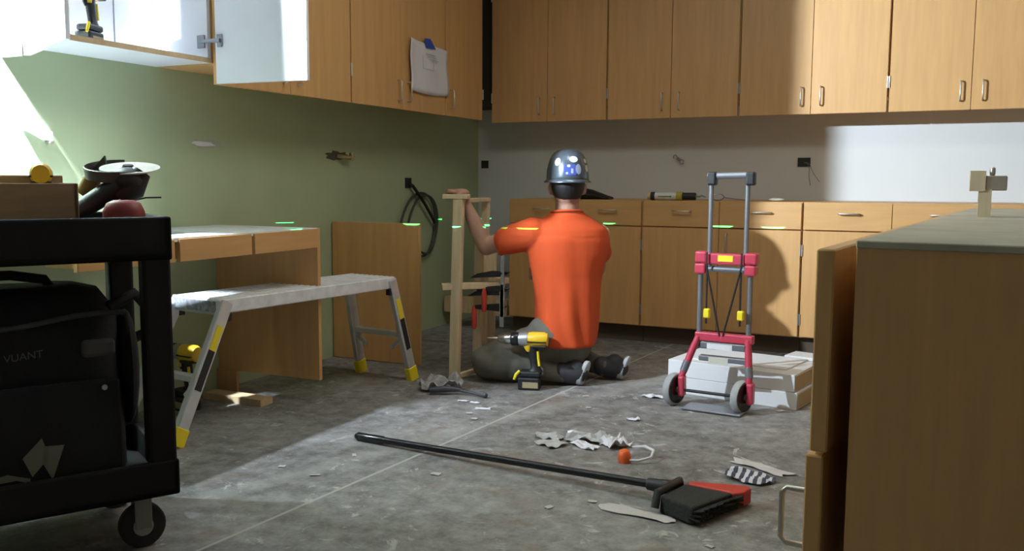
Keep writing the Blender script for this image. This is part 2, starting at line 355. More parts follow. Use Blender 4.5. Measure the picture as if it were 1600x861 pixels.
# base cabinets along the back wall
bed = [-2.469, -1.586, -.665, .25, 1.17]
blab = ['maple base cabinet behind the man in the orange shirt',
        'maple base cabinet behind the red hand truck with a caulk cartridge on top',
        'lit maple base cabinet right of the hand truck along the back wall',
        'maple base cabinet at the far right, mostly hidden by the loose cabinet']
for i in range(4):
    x0, x1 = bed[i], bed[i+1]; xm = (x0+x1)/2
    t = thing('base_cabinet', (xm, YW-.3, 0), 0, blab[i], 'cabinet', 'base cabinets along the back wall')
    b = MB(); b.box(x0+.002, YB+.021, .105, x1-.002, YW-.002, .868); b.build('body', MAPLE, t, True)
    MB().box(x0+.002, YB+.075, 0, x1-.002, YB+.093, .105).build('toe_kick', KICK, t, True)
    for s, (a, b) in enumerate(((x0+.006, xm-.0015), (xm+.0015, x1-.006))):
        dr = MB().box(a, YB, .7165, b, YB+.02, .864).build('drawer', MAPLE_H, t, True, bevel=.0012)
        pull_h(dr, ((a+b)/2+.01, YB, .808), (1, 0, 0), (0, -1, 0))
        d = MB().box(a, YB, .112, b, YB+.02, .7095).build('door', MAPLE, t, True, bevel=.0012)
        pull_v(d, b-.045 if s == 0 else a+.045, YB, .63, (0, -1, 0))
        for hz in (.60, .21): hinge(d, a-.001 if s == 0 else b+.001, YB-.003, hz)
# ------------------------------------------------------------------ desk run on the left wall
XD = XW+.59
t = thing('knee_desk', (XD-.2, 2.58, 0), 0, 'wall desk with a row of shallow drawers over an open knee space', 'desk')
MB().box(XW+.002, 3.20, .10, XD-.008, 3.22, .775).build('end_panel', MAPLE, t, True)
MB().box(XW+.002, 3.185, 0, XW+.12, 3.20, .10).build('foot_block', MAPLE, t, True)
MB().box(-2.60, 1.96, .762, XD-.008, 3.20, .776).box(XW+.002, 1.96, .762, -2.82, 3.20, .776).box(-2.82, 1.96, .762, -2.60, 2.50, .776).box(-2.82, 2.76, .762, -2.60, 3.20, .776).build('desk_top', MELA, t, True)  # opening added in the top so lamp light reaches the step platform
for (a, b) in ((1.965, 2.372), (2.395, 2.773), (2.79, 3.195)):
    dr = MB().box(XD-.02, a, .69, XD, b, .772).build('drawer', MAPLE_H, t, True, bevel=.0015)
    MB().box(XD-.16, a+.01, .70, XD-.021, b-.01, .755).build('drawer_box', MAPLE_H, dr, True)
t['label'] = 'wall desk frame with a row of shallow drawers over an open knee space'
# boards leaning / lying by the wall
tag(MB().box(XW+.012, 4.09, .003, -2.432, 4.11, .757).build('side_panel_board', MAPLE, bevel=.001), 'upright maple panel standing on edge against the green wall', 'panel')
tag(MB().box(-2.93, 3.02, 0, -2.60, 3.10, .03).build('floor_board', RAWB), 'short board lying on the floor under the desk', 'board')
tag(MB().box(-2.97, 5.32, .10, -2.50, 5.42, .20).build('ledger_board', RAWB), 'low wooden cross board in the dark corner behind the clamps', 'board')

# the work light itself
wl = thing('work_light', (XW, LAMP.y-.05, LAMP.z-.12), 0, 'clamped work light high on the green wall beside the open cabinet', 'work light')
aq = AIM.to_track_quat('Y', 'Z').to_matrix().to_4x4(); TL = Matrix.Translation(LAMP) @ aq
def wlp(mb, name, m, **k): return MB.build(mb, name, m, wl, True, T=None, **k)
def tw(mb): mb.v = [TL @ p for p in mb.v]; return mb
tw(MB().box(-.075, -.125, -.06, .075, -.075, .06)).build('lamp_housing', YELB, wl, True, bevel=.006)
tw(MB().box(-.065, -.075, -.05, .065, -.070, .05)).build('lamp_lens', CAULKW, wl, True)
MB().tube([V(XW+.002, LAMP.y-.12, LAMP.z-.10), V(XW+.05, LAMP.y-.12, LAMP.z-.10), TL @ V(0, -.10, -.06)], .008, 8).build('lamp_bracket', BLACK, wl, True, smooth=True)
# wall holes and boxes
def wallbox_back(x, z, w, h, lab):
    t = thing('outlet_box', (x, YW, z-h/2), 0, lab, 'outlet box')
    m = MB(); th = .004
    m.box(x-w/2, YW-.006, z-h/2, x-w/2+th, YW, z+h/2); m.box(x+w/2-th, YW-.006, z-h/2, x+w/2, YW, z+h/2)
    m.box(x-w/2, YW-.006, z-h/2, x+w/2, YW, z-h/2+th); m.box(x-w/2, YW-.006, z+h/2-th, x+w/2, YW, z+h/2)
    m.build('box_rim', DARKGAP, t, True); MB().box(x-w/2+th, YW-.003, z-h/2+th, x+w/2-th, YW-.0005, z+h/2-th).build('box_inside', BLACK, t, True)
    return t
t = wallbox_back(-.745, 1.102, .075, .055, 'dark open outlet box with loose wires on the back wall')
for k, (dx, dz) in enumerate(((.055, -.13), (.10, -.11))):
    pts = [(-.745+dx*s+.012*math.sin(s*5+k), YW-.008-.02*math.sin(s*PI), 1.10+dz*s*s-.01*s) for s in [q/10 for q in range(11)]]
    MB().tube(pts, .002, 6).build('wire', GREYP, t, True, smooth=True)
wallbox_back(-2.945, 1.10, .055, .055, 'dark outlet box in the corner of the back wall')
t = thing('pipe_stub', (-1.52, YW, 1.10), 0, 'small capped pipe stub on the back wall over the cartridge', 'pipe')
MB().cyl((-1.525, YW, 1.125), (-1.525, YW-.035, 1.13), .011, n=12).build('stub', GREYP, t, True, smooth=True)
m = MB(); m.tube([(-1.54+.014*math.cos(q), YW-.04, 1.128+.018*math.sin(q)+.004*q) for q in [k*.5 for k in range(9)]], .0035, 6); m.tube([(-1.5+.014*math.cos(q), YW-.03, 1.108+.014*math.sin(q)) for q in [k*.6 for k in range(11)]], .003, 6)
m.build('valve_loop', GREYP, t, True, smooth=True)
def blot(cx, cz, ry, rz, n, seed, x=XW, th=.003):
    r = random.Random(seed); p = []
    for k in range(n):
        q = 2*PI*k/n; s = .7+.5*r.random(); p.append((x, cx+ry*s*math.cos(q), cz+rz*s*math.sin(q)))
    return p
t = thing('patched_hole', (XW, 3.17, 1.12), 0, 'ragged pale patch in the green wall left of the pipe', 'wall patch')
MB().prism(blot(3.172, 1.146, .095, .022, 18, 3), (.002, 0, 0)).build('plaster', mat('plaster', (.42, .43, .36), .9), t, True)
MB().prism(blot(3.145, 1.144, .07, .013, 16, 4, XW+.002), (.001, 0, 0)).build('bare_gypsum', WHITE, t, True)
t = thing('torn_wall_hole', (XW, 4.16, 1.09), 0, 'torn dark hole with a brass pipe stub in the green wall', 'wall hole')
MB().prism(blot(4.165, 1.117, .12, .026, 20, 9), (.0015, 0, 0)).build('torn_edge', mat('torn_brown', (.10, .08, .05), .9), t, True)
m = MB(); m.tube([(XW, 4.17, 1.115), (XW+.03, 4.175, 1.113), (XW+.045, 4.20, 1.108), (XW+.045, 4.235, 1.11)], .012, 10); m.tube([(XW+.045, 4.235, 1.095), (XW+.045, 4.24, 1.135)], .014, 10)
m.build('brass_stub', mat('old_brass', (.45, .36, .2), .4, .7), t, True, smooth=True)
t = thing('cable_outlet', (XW, 4.9, .9), 0, 'coil of grey cable hanging from a dark outlet on the green wall', 'cable')
MB().box(XW, 4.875, .935, XW+.006, 4.945, 1.0).build('outlet_opening', BLACK, t, True)
pts = [(XW+.01, 4.92, .96)]
for k in range(12): s = k/11; pts.append((XW+.03+.01*math.sin(3*s), 4.92+.27*s, .95-.24*s))
MB().tube(pts, .010, 8).build('cable_lead', BLACK, t, True, smooth=True)
for k, (cy, rr, rz) in enumerate(((5.0, .215, .20), (5.04, .185, .185))):
    pts = [(XW+.022+.01*k+.006*math.sin(3*q), cy+rr*math.cos(q), .70+rz*math.sin(q)+.02*math.sin(2*q)) for q in [PI*1.32-k*.2-j*2*PI/40*.98 for j in range(41)]]
    MB().tube(pts, .008, 8).build('cable_loop', mat('cable_grey', (.06, .065, .05), .6), t, True, smooth=True)
t = thing('wall_bracket', (XW, 2.3, 1.13), 0, 'small white bracket on the green wall above the tool cart', 'bracket')
MB().prism([(XW+.001, 2.235, 1.165), (XW+.001, 2.345, 1.16), (XW+.001, 2.345, 1.125), (XW+.001, 2.315, 1.128)], (.022, 0, 0)).build('bracket_plate', WHITE, t, True)
MB().cyl((XW+.001, 2.335, 1.118), (XW+.03, 2.335, 1.118), .007, n=10).build('bracket_pin', STEEL, t, True)

# the taped drawing
t = thing('taped_drawing', (XU, 4.6, 1.48), 0, 'crumpled white drawing sheet taped to the maple wall cabinet', 'paper')
m = MB(); ny, nz_ = 16, 10; R = random.Random(2); g = []
for j in range(nz_+1):
    for i in range(ny+1):
        u, v = i/ny, j/nz_
        y = 4.375+.445*u; z = 1.485+.265*v-.012*math.sin(u*PI)*(1-v)+.02*(1-u)*v
        g.append((XU+.004+.012*noise.noise(V(u*3, v*3, 1))**2+.022*(1-v)*abs(math.sin(u*4.2))*.5+(.02*max(0, .18-u)/.18)*.9, y+.01*math.sin(v*7)*(1 if u > .5 else .6), z))
m.add(g, [(j*(ny+1)+i, j*(ny+1)+i+1, (j+1)*(ny+1)+i+1, (j+1)*(ny+1)+i) for j in range(nz_) for i in range(ny)])
sh = m.build('sheet', PAPER, t, True, smooth=True); so = sh.modifiers.new('s', 'SOLIDIFY'); so.thickness = .0012
p = MB()
for q in range(3): p.box(XU+.0155, 4.55+.02*q, 1.70-.014*q, XU+.016, 4.66+.02*q, 1.703-.014*q)
p.box(XU+.0155, 4.52, 1.615, XU+.016, 4.522, 1.69); p.box(XU+.0155, 4.52, 1.615, XU+.016, 4.64, 1.617); p.box(XU+.0155, 4.638, 1.615, XU+.016, 4.64, 1.69)
p.build('printed_lines', mat('print_grey', (.42, .42, .47), .8), t, True)
MB().prism([(XU+.017, 4.535, 1.785), (XU+.017, 4.60, 1.79), (XU+.017, 4.665, 1.738), (XU+.017, 4.555, 1.735)], (.001, 0, 0)).build('blue_tape', BLUE, t, True)

# ------------------------------------------------------------------ drills
def make_drill(loc, rz, label, M=None, k=1.0):
    t = thing('cordless_drill', loc, rz, label, 'drill')
    S = Matrix.Scale(k, 4); T = (M @ S) if M else S
    y = .030
    m = MB(); m.rings([((-.002,0,.238),(0,.030,0),(0,0,.033)), ((.02,0,.238),(0,.034,0),(0,0,.037)), ((.075,0,.238),(0,.034,0),(0,0,.037)), ((.092,0,.238),(0,.027,0),(0,0,.030))], 16)
    hs = m.build('motor_housing', YEL, t, smooth=True, T=T)
    m = MB(); m.box(.0,-.0352,.228,.088,.0352,.234); m.build('housing_groove', BLACK, hs, T=T)
    m = MB(); m.box(.018,-.036,.203,.09,.036,.214); m.build('under_band', BLACK, hs, T=T, bevel=.004)
    m = MB(); m.rings([((-.045,0,.238),(0,.029,0),(0,0,.030)), ((-.02,0,.238),(0,.033,0),(0,0,.035)), ((-.002,0,.238),(0,.033,0),(0,0,.035))], 18); m.build('gear_case', SILV, t, smooth=True, T=T)
    m = MB(); m.rings([((-.083,0,.238),(0,.028,0),(0,0,.028)), ((-.078,0,.238),(0,.032,0),(0,0,.032)), ((-.05,0,.238),(0,.032,0),(0,0,.032)), ((-.045,0,.238),(0,.029,0),(0,0,.029))], 18); m.build('clutch_ring', BLACKG, t, smooth=True, T=T)
    m = MB(); m.rings([((-.148,0,.238),(0,.011,0),(0,0,.011)), ((-.138,0,.238),(0,.020,0),(0,0,.020)), ((-.118,0,.238),(0,.023,0),(0,0,.023)), ((-.115,0,.238),(0,.026,0),(0,0,.026)), ((-.083,0,.238),(0,.026,0),(0,0,.026))], 18)
    ch = m.build('chuck', CHROME, t, smooth=True, T=T)
    MB().tube([(-.148,0,.238),(-.165,0,.238),(-.166,0,.238),(-.195,0,.238)], [.006,.006,.0032,.0028], 8).build('driver_bit', STEEL, ch, smooth=True, T=T)
    m = MB(); m.rings([((.018,0,.212),(.030,0,0),(0,.021,0)), ((.020,0,.19),(.026,0,0),(0,.020,0)), ((.028,0,.14),(.022,0,.004),(0,.018,0)), ((.034,0,.105),(.022,0,.004),(0,.018,0)), ((.028,0,.085),(.042,0,0),(0,.026,0))], 14)
    gr = m.build('grip', BLACK, t, smooth=True, T=T)
    m = MB(); m.rings([((.005,0,.216),(.038,0,0),(0,.022,0)), ((.0,0,.196),(.020,0,0),(0,.0215,0)), ((.002,0,.182),(.011,0,0),(0,.020,0))], 12); m.build('yellow_yoke', YEL, t, smooth=True, T=T)
    m = MB(); m.tube([(-.012,0,.198),(-.016,0,.185),(-.010,0,.168)], [.011,.010,.006], 10); m.build('trigger', BLACKG, t, smooth=True, T=T)
    m = MB(); m.tube([(.047,-.012,.185),(.050,-.012,.15),(.054,-.012,.115)], .006, 8); m.build('grip_insert', YELB, gr, smooth=True, T=T)
    MB().box(-.038,-.034,.062,.062,.034,.09).build('battery_base', BLACK, t, bevel=.008, seg=2, T=T)
    bt = MB().box(-.045,-.037,.0,.058,.037,.06).build('battery', BLACK, t, bevel=.007, seg=2, T=T)
    MB().box(-.022,-.0378,.012,.052,.0378,.040).build('battery_label', mat('label_tan', (.36, .30, .17), .5), bt, T=T)
    MB().tube([(-.036,-.03,.092),(-.052,-.036,.075),(-.062,-.036,.05)], [.007,.008,.006], 8).build('belt_hook', YELB, t, smooth=True, T=T)
    return t
make_drill((-1.70, 3.86, 0), math.radians(14), 'yellow cordless drill standing on the floor in front of the kneeling man')
make_drill((-2.86, 2.425, ZUC+.019), math.radians(105), 'yellow cordless drill standing inside the open white cabinet', k=.86)
make_drill((-2.86, 2.84, .0), math.radians(-8), 'cordless drill standing on the floor behind the near leg of the step platform', k=1.05)

# ------------------------------------------------------------------ step platform (bench)
ba = math.radians(90-7.5); bz = .52
t = thing('step_platform', (-2.55, 3.115, 0), ba-PI/2, 'aluminium folding step platform with yellow feet beside the desk', 'step platform')
W2, L0, L1 = .145, -.45, .60
dk = MB().box(-W2, L0, bz-.055, W2, L1, bz).build('deck', ALUTOP, t, bevel=.004)
for k in range(9):
    x = -W2+.02+k*.0315; MB().box(x, L0+.01, bz, x+.012, L1-.01, bz+.0025).build('deck_rib', ALUTOP, dk)
MB().box(-W2+.012, L0-.003, bz-.050, W2-.03, L0, bz-.008).build('warning_label', mat('label_dark', (.16, .17, .19), .5, col2=(.55, .56, .58), scale=45), dk)
m = MB(); m.box(-W2-.004, L0-.002, bz-.06, W2+.004, L0+.02, bz-.053); m.build('end_channel', ALU, dk)
for sy, (yy, ft) in enumerate(((L0, -.25), (L1, .095))):
    sgn = -1 if sy == 0 else 1
    legs = []
    for sx in (-1, 1):
        a = V(sx*(W2-.004), yy-sgn*.03, bz-.01); b = V(sx*(W2+.022), yy+ft*.9, .05)
        lg = MB().bar(a, b, .030, .052, up=(0, 1, 0)).build('leg', ALU, t, bevel=.004)
        d = (b-a).normalized(); legs.append((a, b))
        MB().bar(b-d*.02, b+d*.052, .036, .060, up=(0, 1, 0)).build('foot', YELB, lg, bevel=.004)
        MB().bar(a+d*.10+V(sx*.016, 0, 0), a+d*.20+V(sx*.016, 0, 0), .003, .028, up=(0, 1, 0)).build('leg_label', YELB, lg)
        MB().bar(a+d*.20+V(sx*.016, 0, 0), a+d*.36+V(sx*.016, 0, 0), .003, .030, up=(0, 1, 0)).build('leg_sticker', BLACK, lg)
        MB().box(a.x-.014, a.y-sgn*.005-.02, bz-.085, a.x+.014, a.y+sgn*.005+.02, bz-.052).build('hinge_block', BLACK, lg, bevel=.003)
        br = MB(); e = a.lerp(b, .62); br.bar(e, V(e.x-sx*.075, e.y-sgn*.0, .16), .012, .02); br.build('brace', ALU, lg)
    e0 = legs[0][0].lerp(legs[0][1], .60); e1 = legs[1][0].lerp(legs[1][1], .60)
    MB().bar(e0, e1, .036, .026).build('rung', ALU, t, bevel=.003)

# ------------------------------------------------------------------ utility cart
CR = math.radians(240)
t = thing('utility_cart', (-1.772, 1.735, 0), CR, 'black resin utility cart at the left edge carrying a tool bag', 'cart')
L, Wd = .96, .50
def tray(z0, z1, name):
    m = MB(); m.box(0, -Wd, z0, L, 0, z0+.022)
    m.box(0, -Wd, z0, .022, 0, z1); m.box(L-.022, -Wd, z0, L, 0, z1); m.box(0, -Wd, z0, L, -Wd+.022, z1); m.box(0, -.022, z0, L, 0, z1)
    return m.build(name, CARTB, t, bevel=.006, seg=2)
tray(.775, .887, 'top_tray'); tray(.150, .245, 'bottom_shelf')
for px_, py_ in ((0, 0), (0, 1), (1, 0), (1, 1)):
    x0 = .004 if px_ == 0 else L-.074; y0_ = -.064 if py_ == 0 else -Wd+.004
    MB().box(x0, y0_, .235, x0+.07, y0_+.06, .785).build('post', CARTB, t, bevel=.008, seg=2)
    cx = .085 if px_ == 0 else L-.085; cy = -.075 if py_ == 0 else -Wd+.075
    fk = MB(); fk.box(cx-.03, cy-.028, .142, cx+.03, cy+.028, .150); fk.box(cx-.022, cy-.024, .055, cx+.022, cy-.019, .145); fk.box(cx-.022, cy+.019, .055, cx+.022, cy+.024, .145)
    f = fk.build('caster_fork', mat('caster_grey', (.22, .22, .20), .5), t, bevel=.002)
    wm = MB(); wm.cyl((cx, cy-.016, .060), (cx, cy+.016, .060), .060, n=28); wh = wm.build('wheel', RUB, f, smooth=True, bevel=.005, seg=2)
    MB().cyl((cx, cy-.020, .060), (cx, cy+.020, .060), .026, n=18).build('hub', mat('hub_grey', (.3, .3, .28), .5), wh, smooth=True)
# tool bag on the lower shelf
g = thing('tool_bag', (-1.772, 1.735, .172), CR, 'black nylon tool bag with pockets on the lower shelf of the cart', 'bag')
m = MB(); Rg = []
for z, ex, ey in ((.0, .30, .165), (.05, .31, .175), (.27, .31, .17), (.45, .30, .15), (.515, .26, .11), (.53, .20, .06)): Rg.append((z, ex, ey))
def sq(c, ex, ey, z, n=32, p=4):
    out = []
    for k in range(n):
        q = 2*PI*k/n; cx, sx = math.cos(q), math.sin(q)
        out.append((c[0]+ex*math.copysign(abs(cx)**(2/p), cx), c[1]+ey*math.copysign(abs(sx)**(2/p), sx), z))
    return out
n = 32; vs = []
for z, ex, ey in Rg:
    for pnt in sq((.40, -.25), ex, ey, z):
        q = V(*pnt); q += V(.012*noise.noise(q*9), .012*noise.noise(q*9+V(3,3,3)), 0 if z == 0 else .012*noise.noise(q*7)); vs.append(q)
m.add(vs, [(i*n+k, i*n+(k+1)%n, (i+1)*n+(k+1)%n, (i+1)*n+k) for i in range(len(Rg)-1) for k in range(n)]+[tuple(range(n-1,-1,-1)), tuple(range((len(Rg)-1)*n, len(Rg)*n))])
bag = m.build('bag_body', BAGB, g, smooth=True)
fp = MB().box(.13, -.075, .02, .68, -.045, .30).build('front_pocket', BAGB, g, bevel=.015, seg=3)
MB().tube([(.105+.06*k, -.082-.004*math.sin(k*1.3), .465+.006*math.sin(k)-.0035*k) for k in range(11)], .007, 8).build('zip_piping', mat('piping_grey', (.05, .05, .052), .7), bag, smooth=True)
MB().box(.135, -.066, .355, .215, -.092, .400).build('pocket_patch', mat('patch_grey', (.085, .08, .075), .8), bag, bevel=.01, seg=2)
MB().cyl((.17, -.05, .28), (.17, -.040, .28), .007, n=12).build('snap', STEEL, bag, smooth=True)
MB().tube([(.25, -.25, .51), (.27, -.25, .545), (.35, -.25, .56), (.45, -.25, .56), (.53, -.25, .545), (.55, -.25, .51)], .013, 8).build('carry_handle', BAGB, g, smooth=True)
m = MB(); m.ell((.085, -.19, .30), (.03, .08, .16)); m.build('side_pocket', BAGB, g, smooth=True)
MB().tube([(.13, -.17, .47), (.06, -.18, .50), (.015, -.20, .45), (.02, -.20, .39), (.10, -.20, .36)], .016, 8).build('strap', BAGB, g, smooth=True)
PRT = mat('print_pale', (.10, .10, .095), .8); PRY = mat('print_olive', (.19, .185, .14), .8)
em1 = MB()
for poly in ([(.545,.015),(.565,.065),(.520,.11),(.505,.06)], [(.500,.00),(.47,.085),(.515,.088),(.523,.05)], [(.55,.012),(.60,.03),(.64,.022),(.64,.010),(.58,.012),(.55,.0)]):
    em1.prism([(x-.20, -.0435, z+.06) for x, z in poly], (0, .001, 0))
em1.build('emblem', PRY, fp)
fc = bpy.data.curves.new('t', 'FONT'); fc.body = 'VUANT'; fc.size = .026; fo = bpy.data.objects.new('t', fc); C.objects.link(fo)
dg = bpy.context.evaluated_depsgraph_get(); fm = bpy.data.meshes.new_from_object(fo.evaluated_get(dg))
tx = MB(); tx.add([(.392-v.co.x, -.0700, v.co.y+.362+v.co.x*.08) for v in fm.vertices], [tuple(p.vertices) for p in fm.polygons]); bpy.data.objects.remove(fo)
tx.build('lettering', PRT, bag)
# ---- things on the cart top
CT = Matrix.Translation(V(-1.772, 1.735, 0)) @ Matrix.Rotation(CR, 4, 'Z')
zt = .797
def ct(x, y, z): return CT @ V(x, y, z)
t = thing('wooden_tray', ct(.465, -.20, zt), CR, 'shallow brown wooden box on top of the tool cart', 'box')
m = MB(); hh = .175
m.box(-.26, -.12, 0, .26, .12, .01); m.box(-.26, .108, 0, .26, .12, hh); m.box(-.26, -.12, 0, .26, -.108, hh+.02); m.box(-.26, -.12, 0, -.248, .12, hh); m.box(.248, -.12, 0, .26, .12, hh)
m.build('box_wall', mat('brown_ply', (.40, .26, .145), .8, var=.2, scale=6, stretch=(1,1,6)), t, bevel=.002)
# yellow tool lying in the box
make_drill(ct(.265, -.24, zt+.012), math.radians(-40), 'yellow power tool poking out of the wooden box on the cart', k=.78)
# angle grinder
gp = ct(.20, -.27, zt); t = thing('angle_grinder', gp, 0, 'dark angle grinder with a worn white disc lying on the cart', 'grinder')
def gx(px, py, d=2.56): return pix(px, py, d)
body = MB(); a, b = gx(125, 331, 2.53), gx(200, 285, 2.56)
body.tube([gx(118, 332, 2.5), gx(135, 322, 2.52), gx(165, 303, 2.55), gx(195, 287, 2.56)], [.022, .028, .030, .034], 14); body.build('motor_body', BLACK, t, True, smooth=True)
body = MB(); body.tube([gx(185, 308, 2.56), gx(205, 292, 2.57), gx(222, 268, 2.58)], [.030, .042, .026], 14); body.ell(gx(200, 283, 2.57), (.05, .05, .04)); body.build('gear_head', BLACK, t, True, smooth=True)
ax = (UP*.93+RT*.05-FW*.30).normalized(); uu = RT.copy(); uu = (uu-ax*uu.dot(ax)).normalized(); vv = ax.cross(uu)
cg = gx(184, 264, 2.6)
gd_ = MB(); n = 22; vs = []; 
for k in range(n+1):
    q = PI*(.55+1.15*k/n); rr = .088; e = uu*math.cos(q)*rr+vv*math.sin(q)*rr
    for dz, s in ((-.022, 1.0), (.008, 1.03), (.010, 1.0), (-.016, .95)): vs.append(cg+e*s+ax*dz)
gd_.add(vs, [(4*k+j, 4*k+(j+1)%4, 4*k+4+(j+1)%4, 4*k+4+j) for k in range(n) for j in range(4)]+[(3,2,1,0), (4*n, 4*n+1, 4*n+2, 4*n+3)])
gd_.prism([cg-ax*.02+uu*math.cos(PI*(.55+1.15*k/n))*.086+vv*math.sin(PI*(.55+1.15*k/n))*.086 for k in range(n+1)], ax*.003); gd_.build('blade_guard', mat('guard_steel', (.10, .095, .09), .4, .5), t, True, smooth=True)
ds = MB(); n = 30; ds.prism([cg+RT*.035+uu*math.cos(2*PI*k/n)*.082+vv*math.sin(2*PI*k/n)*.082 for k in range(n)], ax*.004); dsc = ds.build('disc', mat('worn_disc', (.66, .64, .60), .7, var=.15, scale=20), t, True)
MB().cyl(cg+RT*.03+ax*.003, cg+RT*.03+ax*.012, .018, .014, n=12).build('flange_nut', BLACK, dsc, True, smooth=True)
gg = MB(); gg.prism([gx(140, 270, 2.62), gx(163, 243, 2.62), gx(166, 262, 2.62), gx(150, 276, 2.62)], FW*.01); gg.build('guard_tab', mat('guard_green', (.05, .06, .045), .5), t, True)
MB().tube([gx(128, 303, 2.6), gx(142, 285, 2.6), gx(150, 272, 2.6)], [.018, .026, .02], 12).build('side_handle', mat('grip_ochre', (.28, .18, .04), .5), t, True, smooth=True)
# red pouch and a thin rod
t = thing('red_case', ct(.082, -.16, zt), CR, 'small red rounded case at the corner of the cart top', 'case')
m = MB(); m.rings([((0,0,z),(ex,0,0),(0,ey,0)) for z, ex, ey in ((0,.048,.035),(.06,.055,.042),(.10,.054,.04),(.122,.044,.032),(.130,.026,.02))], 18)
m.build('case_shell', mat('dark_red', (.22, .02, .02), .5), t, smooth=True)
m = MB(); m.tube([(-.05, .0, .085), (0, .046, .085), (.052, 0, .085)], .003, 6); m.build('case_seam', BLACK, t, smooth=True)
tag(MB().tube([gx(205, 314, 2.60), gx(228, 309, 2.6), gx(252, 308.5, 2.6)], .0022, 6).build('steel_rod', BLACK), 'thin dark rod sticking out over the red case', 'rod')

# ------------------------------------------------------------------ loose cabinet in the right foreground
IR = math.radians(-6)
t = thing('loose_base_cabinet', (-.125, 1.745, 0), IR, 'large loose maple base cabinet in the right foreground seen from its end', 'cabinet')
ID = 2.45; IWd = .62
MB().box(0, 0, .0, IWd, .02, .868).build('end_panel', MAPLE, t, bevel=.002)
MB().box(.0, .02, .10, IWd, ID, .862).build('carcass', MAPLE, t)
MB().box(-.001, -.002, .862, IWd, ID, .876).build('top', TOPDUST, t, bevel=.002)
nfr = 4
for k in range(nfr):
    y0_, y1_ = -.004+k*ID/nfr, (k+1)*ID/nfr-.008
    for q, (z0, z1, off) in enumerate(((.478, .858, .0), (.11, .470, .006))):
        d = MB().box(-.068-off, y0_, z0, -.036-off, y1_, z1).build('drawer', MAPLE, t, bevel=.003)
        FRM = FRAME[t.name]; zc = .335 if q == 1 else .62; off2 = -.068-off
        ya = y0_+.030; nx = .048
        if q == 1 or k > 0:
            MB().tube([(off2, ya, zc-.055), (off2-nx*.8, ya, zc-.055), (off2-nx, ya, zc-.045), (off2-nx, ya, zc+.045), (off2-nx*.8, ya, zc+.055), (off2, ya, zc+.055)], .0058, 10).build('handle', STEEL, d, smooth=True)
# wooden clamp jig standing at its far end
tp = V(.12, 3.15, .876); t = thing('clamped_block', tp, 0, 'pale wooden block clamped upright on the far end of the loose cabinet', 'wood block')
MB().box(-.005, -.02, 0, .03, .02, .085).build('upright', PINE, t); MB().box(-.03, -.025, .078, .012, .025, .14).build('cross_block', PINE, t)
m = MB(); m.box(.012, -.018, .08, .07, .018, .125); m.cyl((.03, 0, .125), (.03, 0, .15), .008, n=10); m.build('clamp_head', STEEL, t, bevel=.003)

# ------------------------------------------------------------------ hand truck
t = thing('hand_truck', (-.82, 3.85, 0), math.radians(-5), 'red and grey folding hand truck standing in front of white boxes', 'hand truck')
FRM = FRAME[t.name]; inv = FRM.inverted()
hx = lambda x: x+.82
def ht(x, z, y=.05): return V(x+.815, y, z)
for x, xt in ((-.905, -.868), (-.690, -.712)):
    tb = MB().tube([ht(x, .30), ht(x, .64)], .012, 12).build('lower_tube', GREYP, t, smooth=True)
    MB().tube([ht(xt, .60), ht(xt+(.0 if x < -.8 else .0), .995)], .0105, 12).build('upper_tube', GREYP, t, smooth=True)
hd = MB(); hd.tube([ht(-.885, 1.005), ht(-.70, 1.008)], .014, 12); hd.build('handle_grip', GREYP, t, smooth=True)
for x in (-.872, -.708): MB().box(hx(x)-.016, .03, .965, hx(x)+.022, .07, 1.022).build('handle_corner', BLACK, t, bevel=.008, seg=2)
cb = MB().box(hx(-.905), .028, .628, hx(-.69), .072, .675).build('clamp_bar', RED, t, bevel=.006, seg=2)
MB().box(hx(-.83), .0265, .642, hx(-.765), .029, .668).build('yellow_label', YELB, cb)
for x in (-.905, -.69):
    MB().box(hx(x)-.026, .022, .633, hx(x)+.026, .078, .682).build('clamp_block', RED, t, bevel=.008, seg=2)
    MB().box(hx(x)-.026, .022, .585, hx(x)+.022, .078, .630).build('clamp_block', RED, t, bevel=.008, seg=2)
MB().tube([ht(-.885, .607), ht(-.71, .607)], .013, 12).build('cross_bar', GREYP, t, smooth=True)
for x0, x1, x2 in ((-.87, -.868, -.81), (-.72, -.722, -.795)):
    m = MB(); m.tube([ht(x0, .68, .018), ht(x0, .62, .015), ht((x0+x2)/2, .47, .025), ht(x2, .32, .03)], .0042, 6); m.tube([ht(x1, .60, .02), ht(x1, .42, .022), ht(x1, .37, .024)], .0042, 6)
    cdn = m.build('bungee_cord', BLACK, t, smooth=True)
    MB().box(hx(x1)-.015, .010, .395, hx(x1)+.013, .034, .437).build('cord_lock', YELB, cdn, bevel=.005)
MB().box(hx(-.925), .03, .292, hx(-.672), .07, .33).build('lower_bar', RED, t, bevel=.006, seg=2)
MB().box(hx(-.895), .02, .262, hx(-.70), .06, .29).build('hinge_bar', GREYP, t, bevel=.003)
MB().box(hx(-.865), .0185, .262, hx(-.755), .0205, .286).build('white_label', WHITE, t)
MB().box(hx(-.90), .015, .208, hx(-.69), .055, .23).build('folded_plate', GREYP, t, bevel=.003)
MB().box(hx(-.855), .0135, .20, hx(-.77), .0155, .228).build('white_label', mat('label_cream', (.6, .58, .5), .5), t)
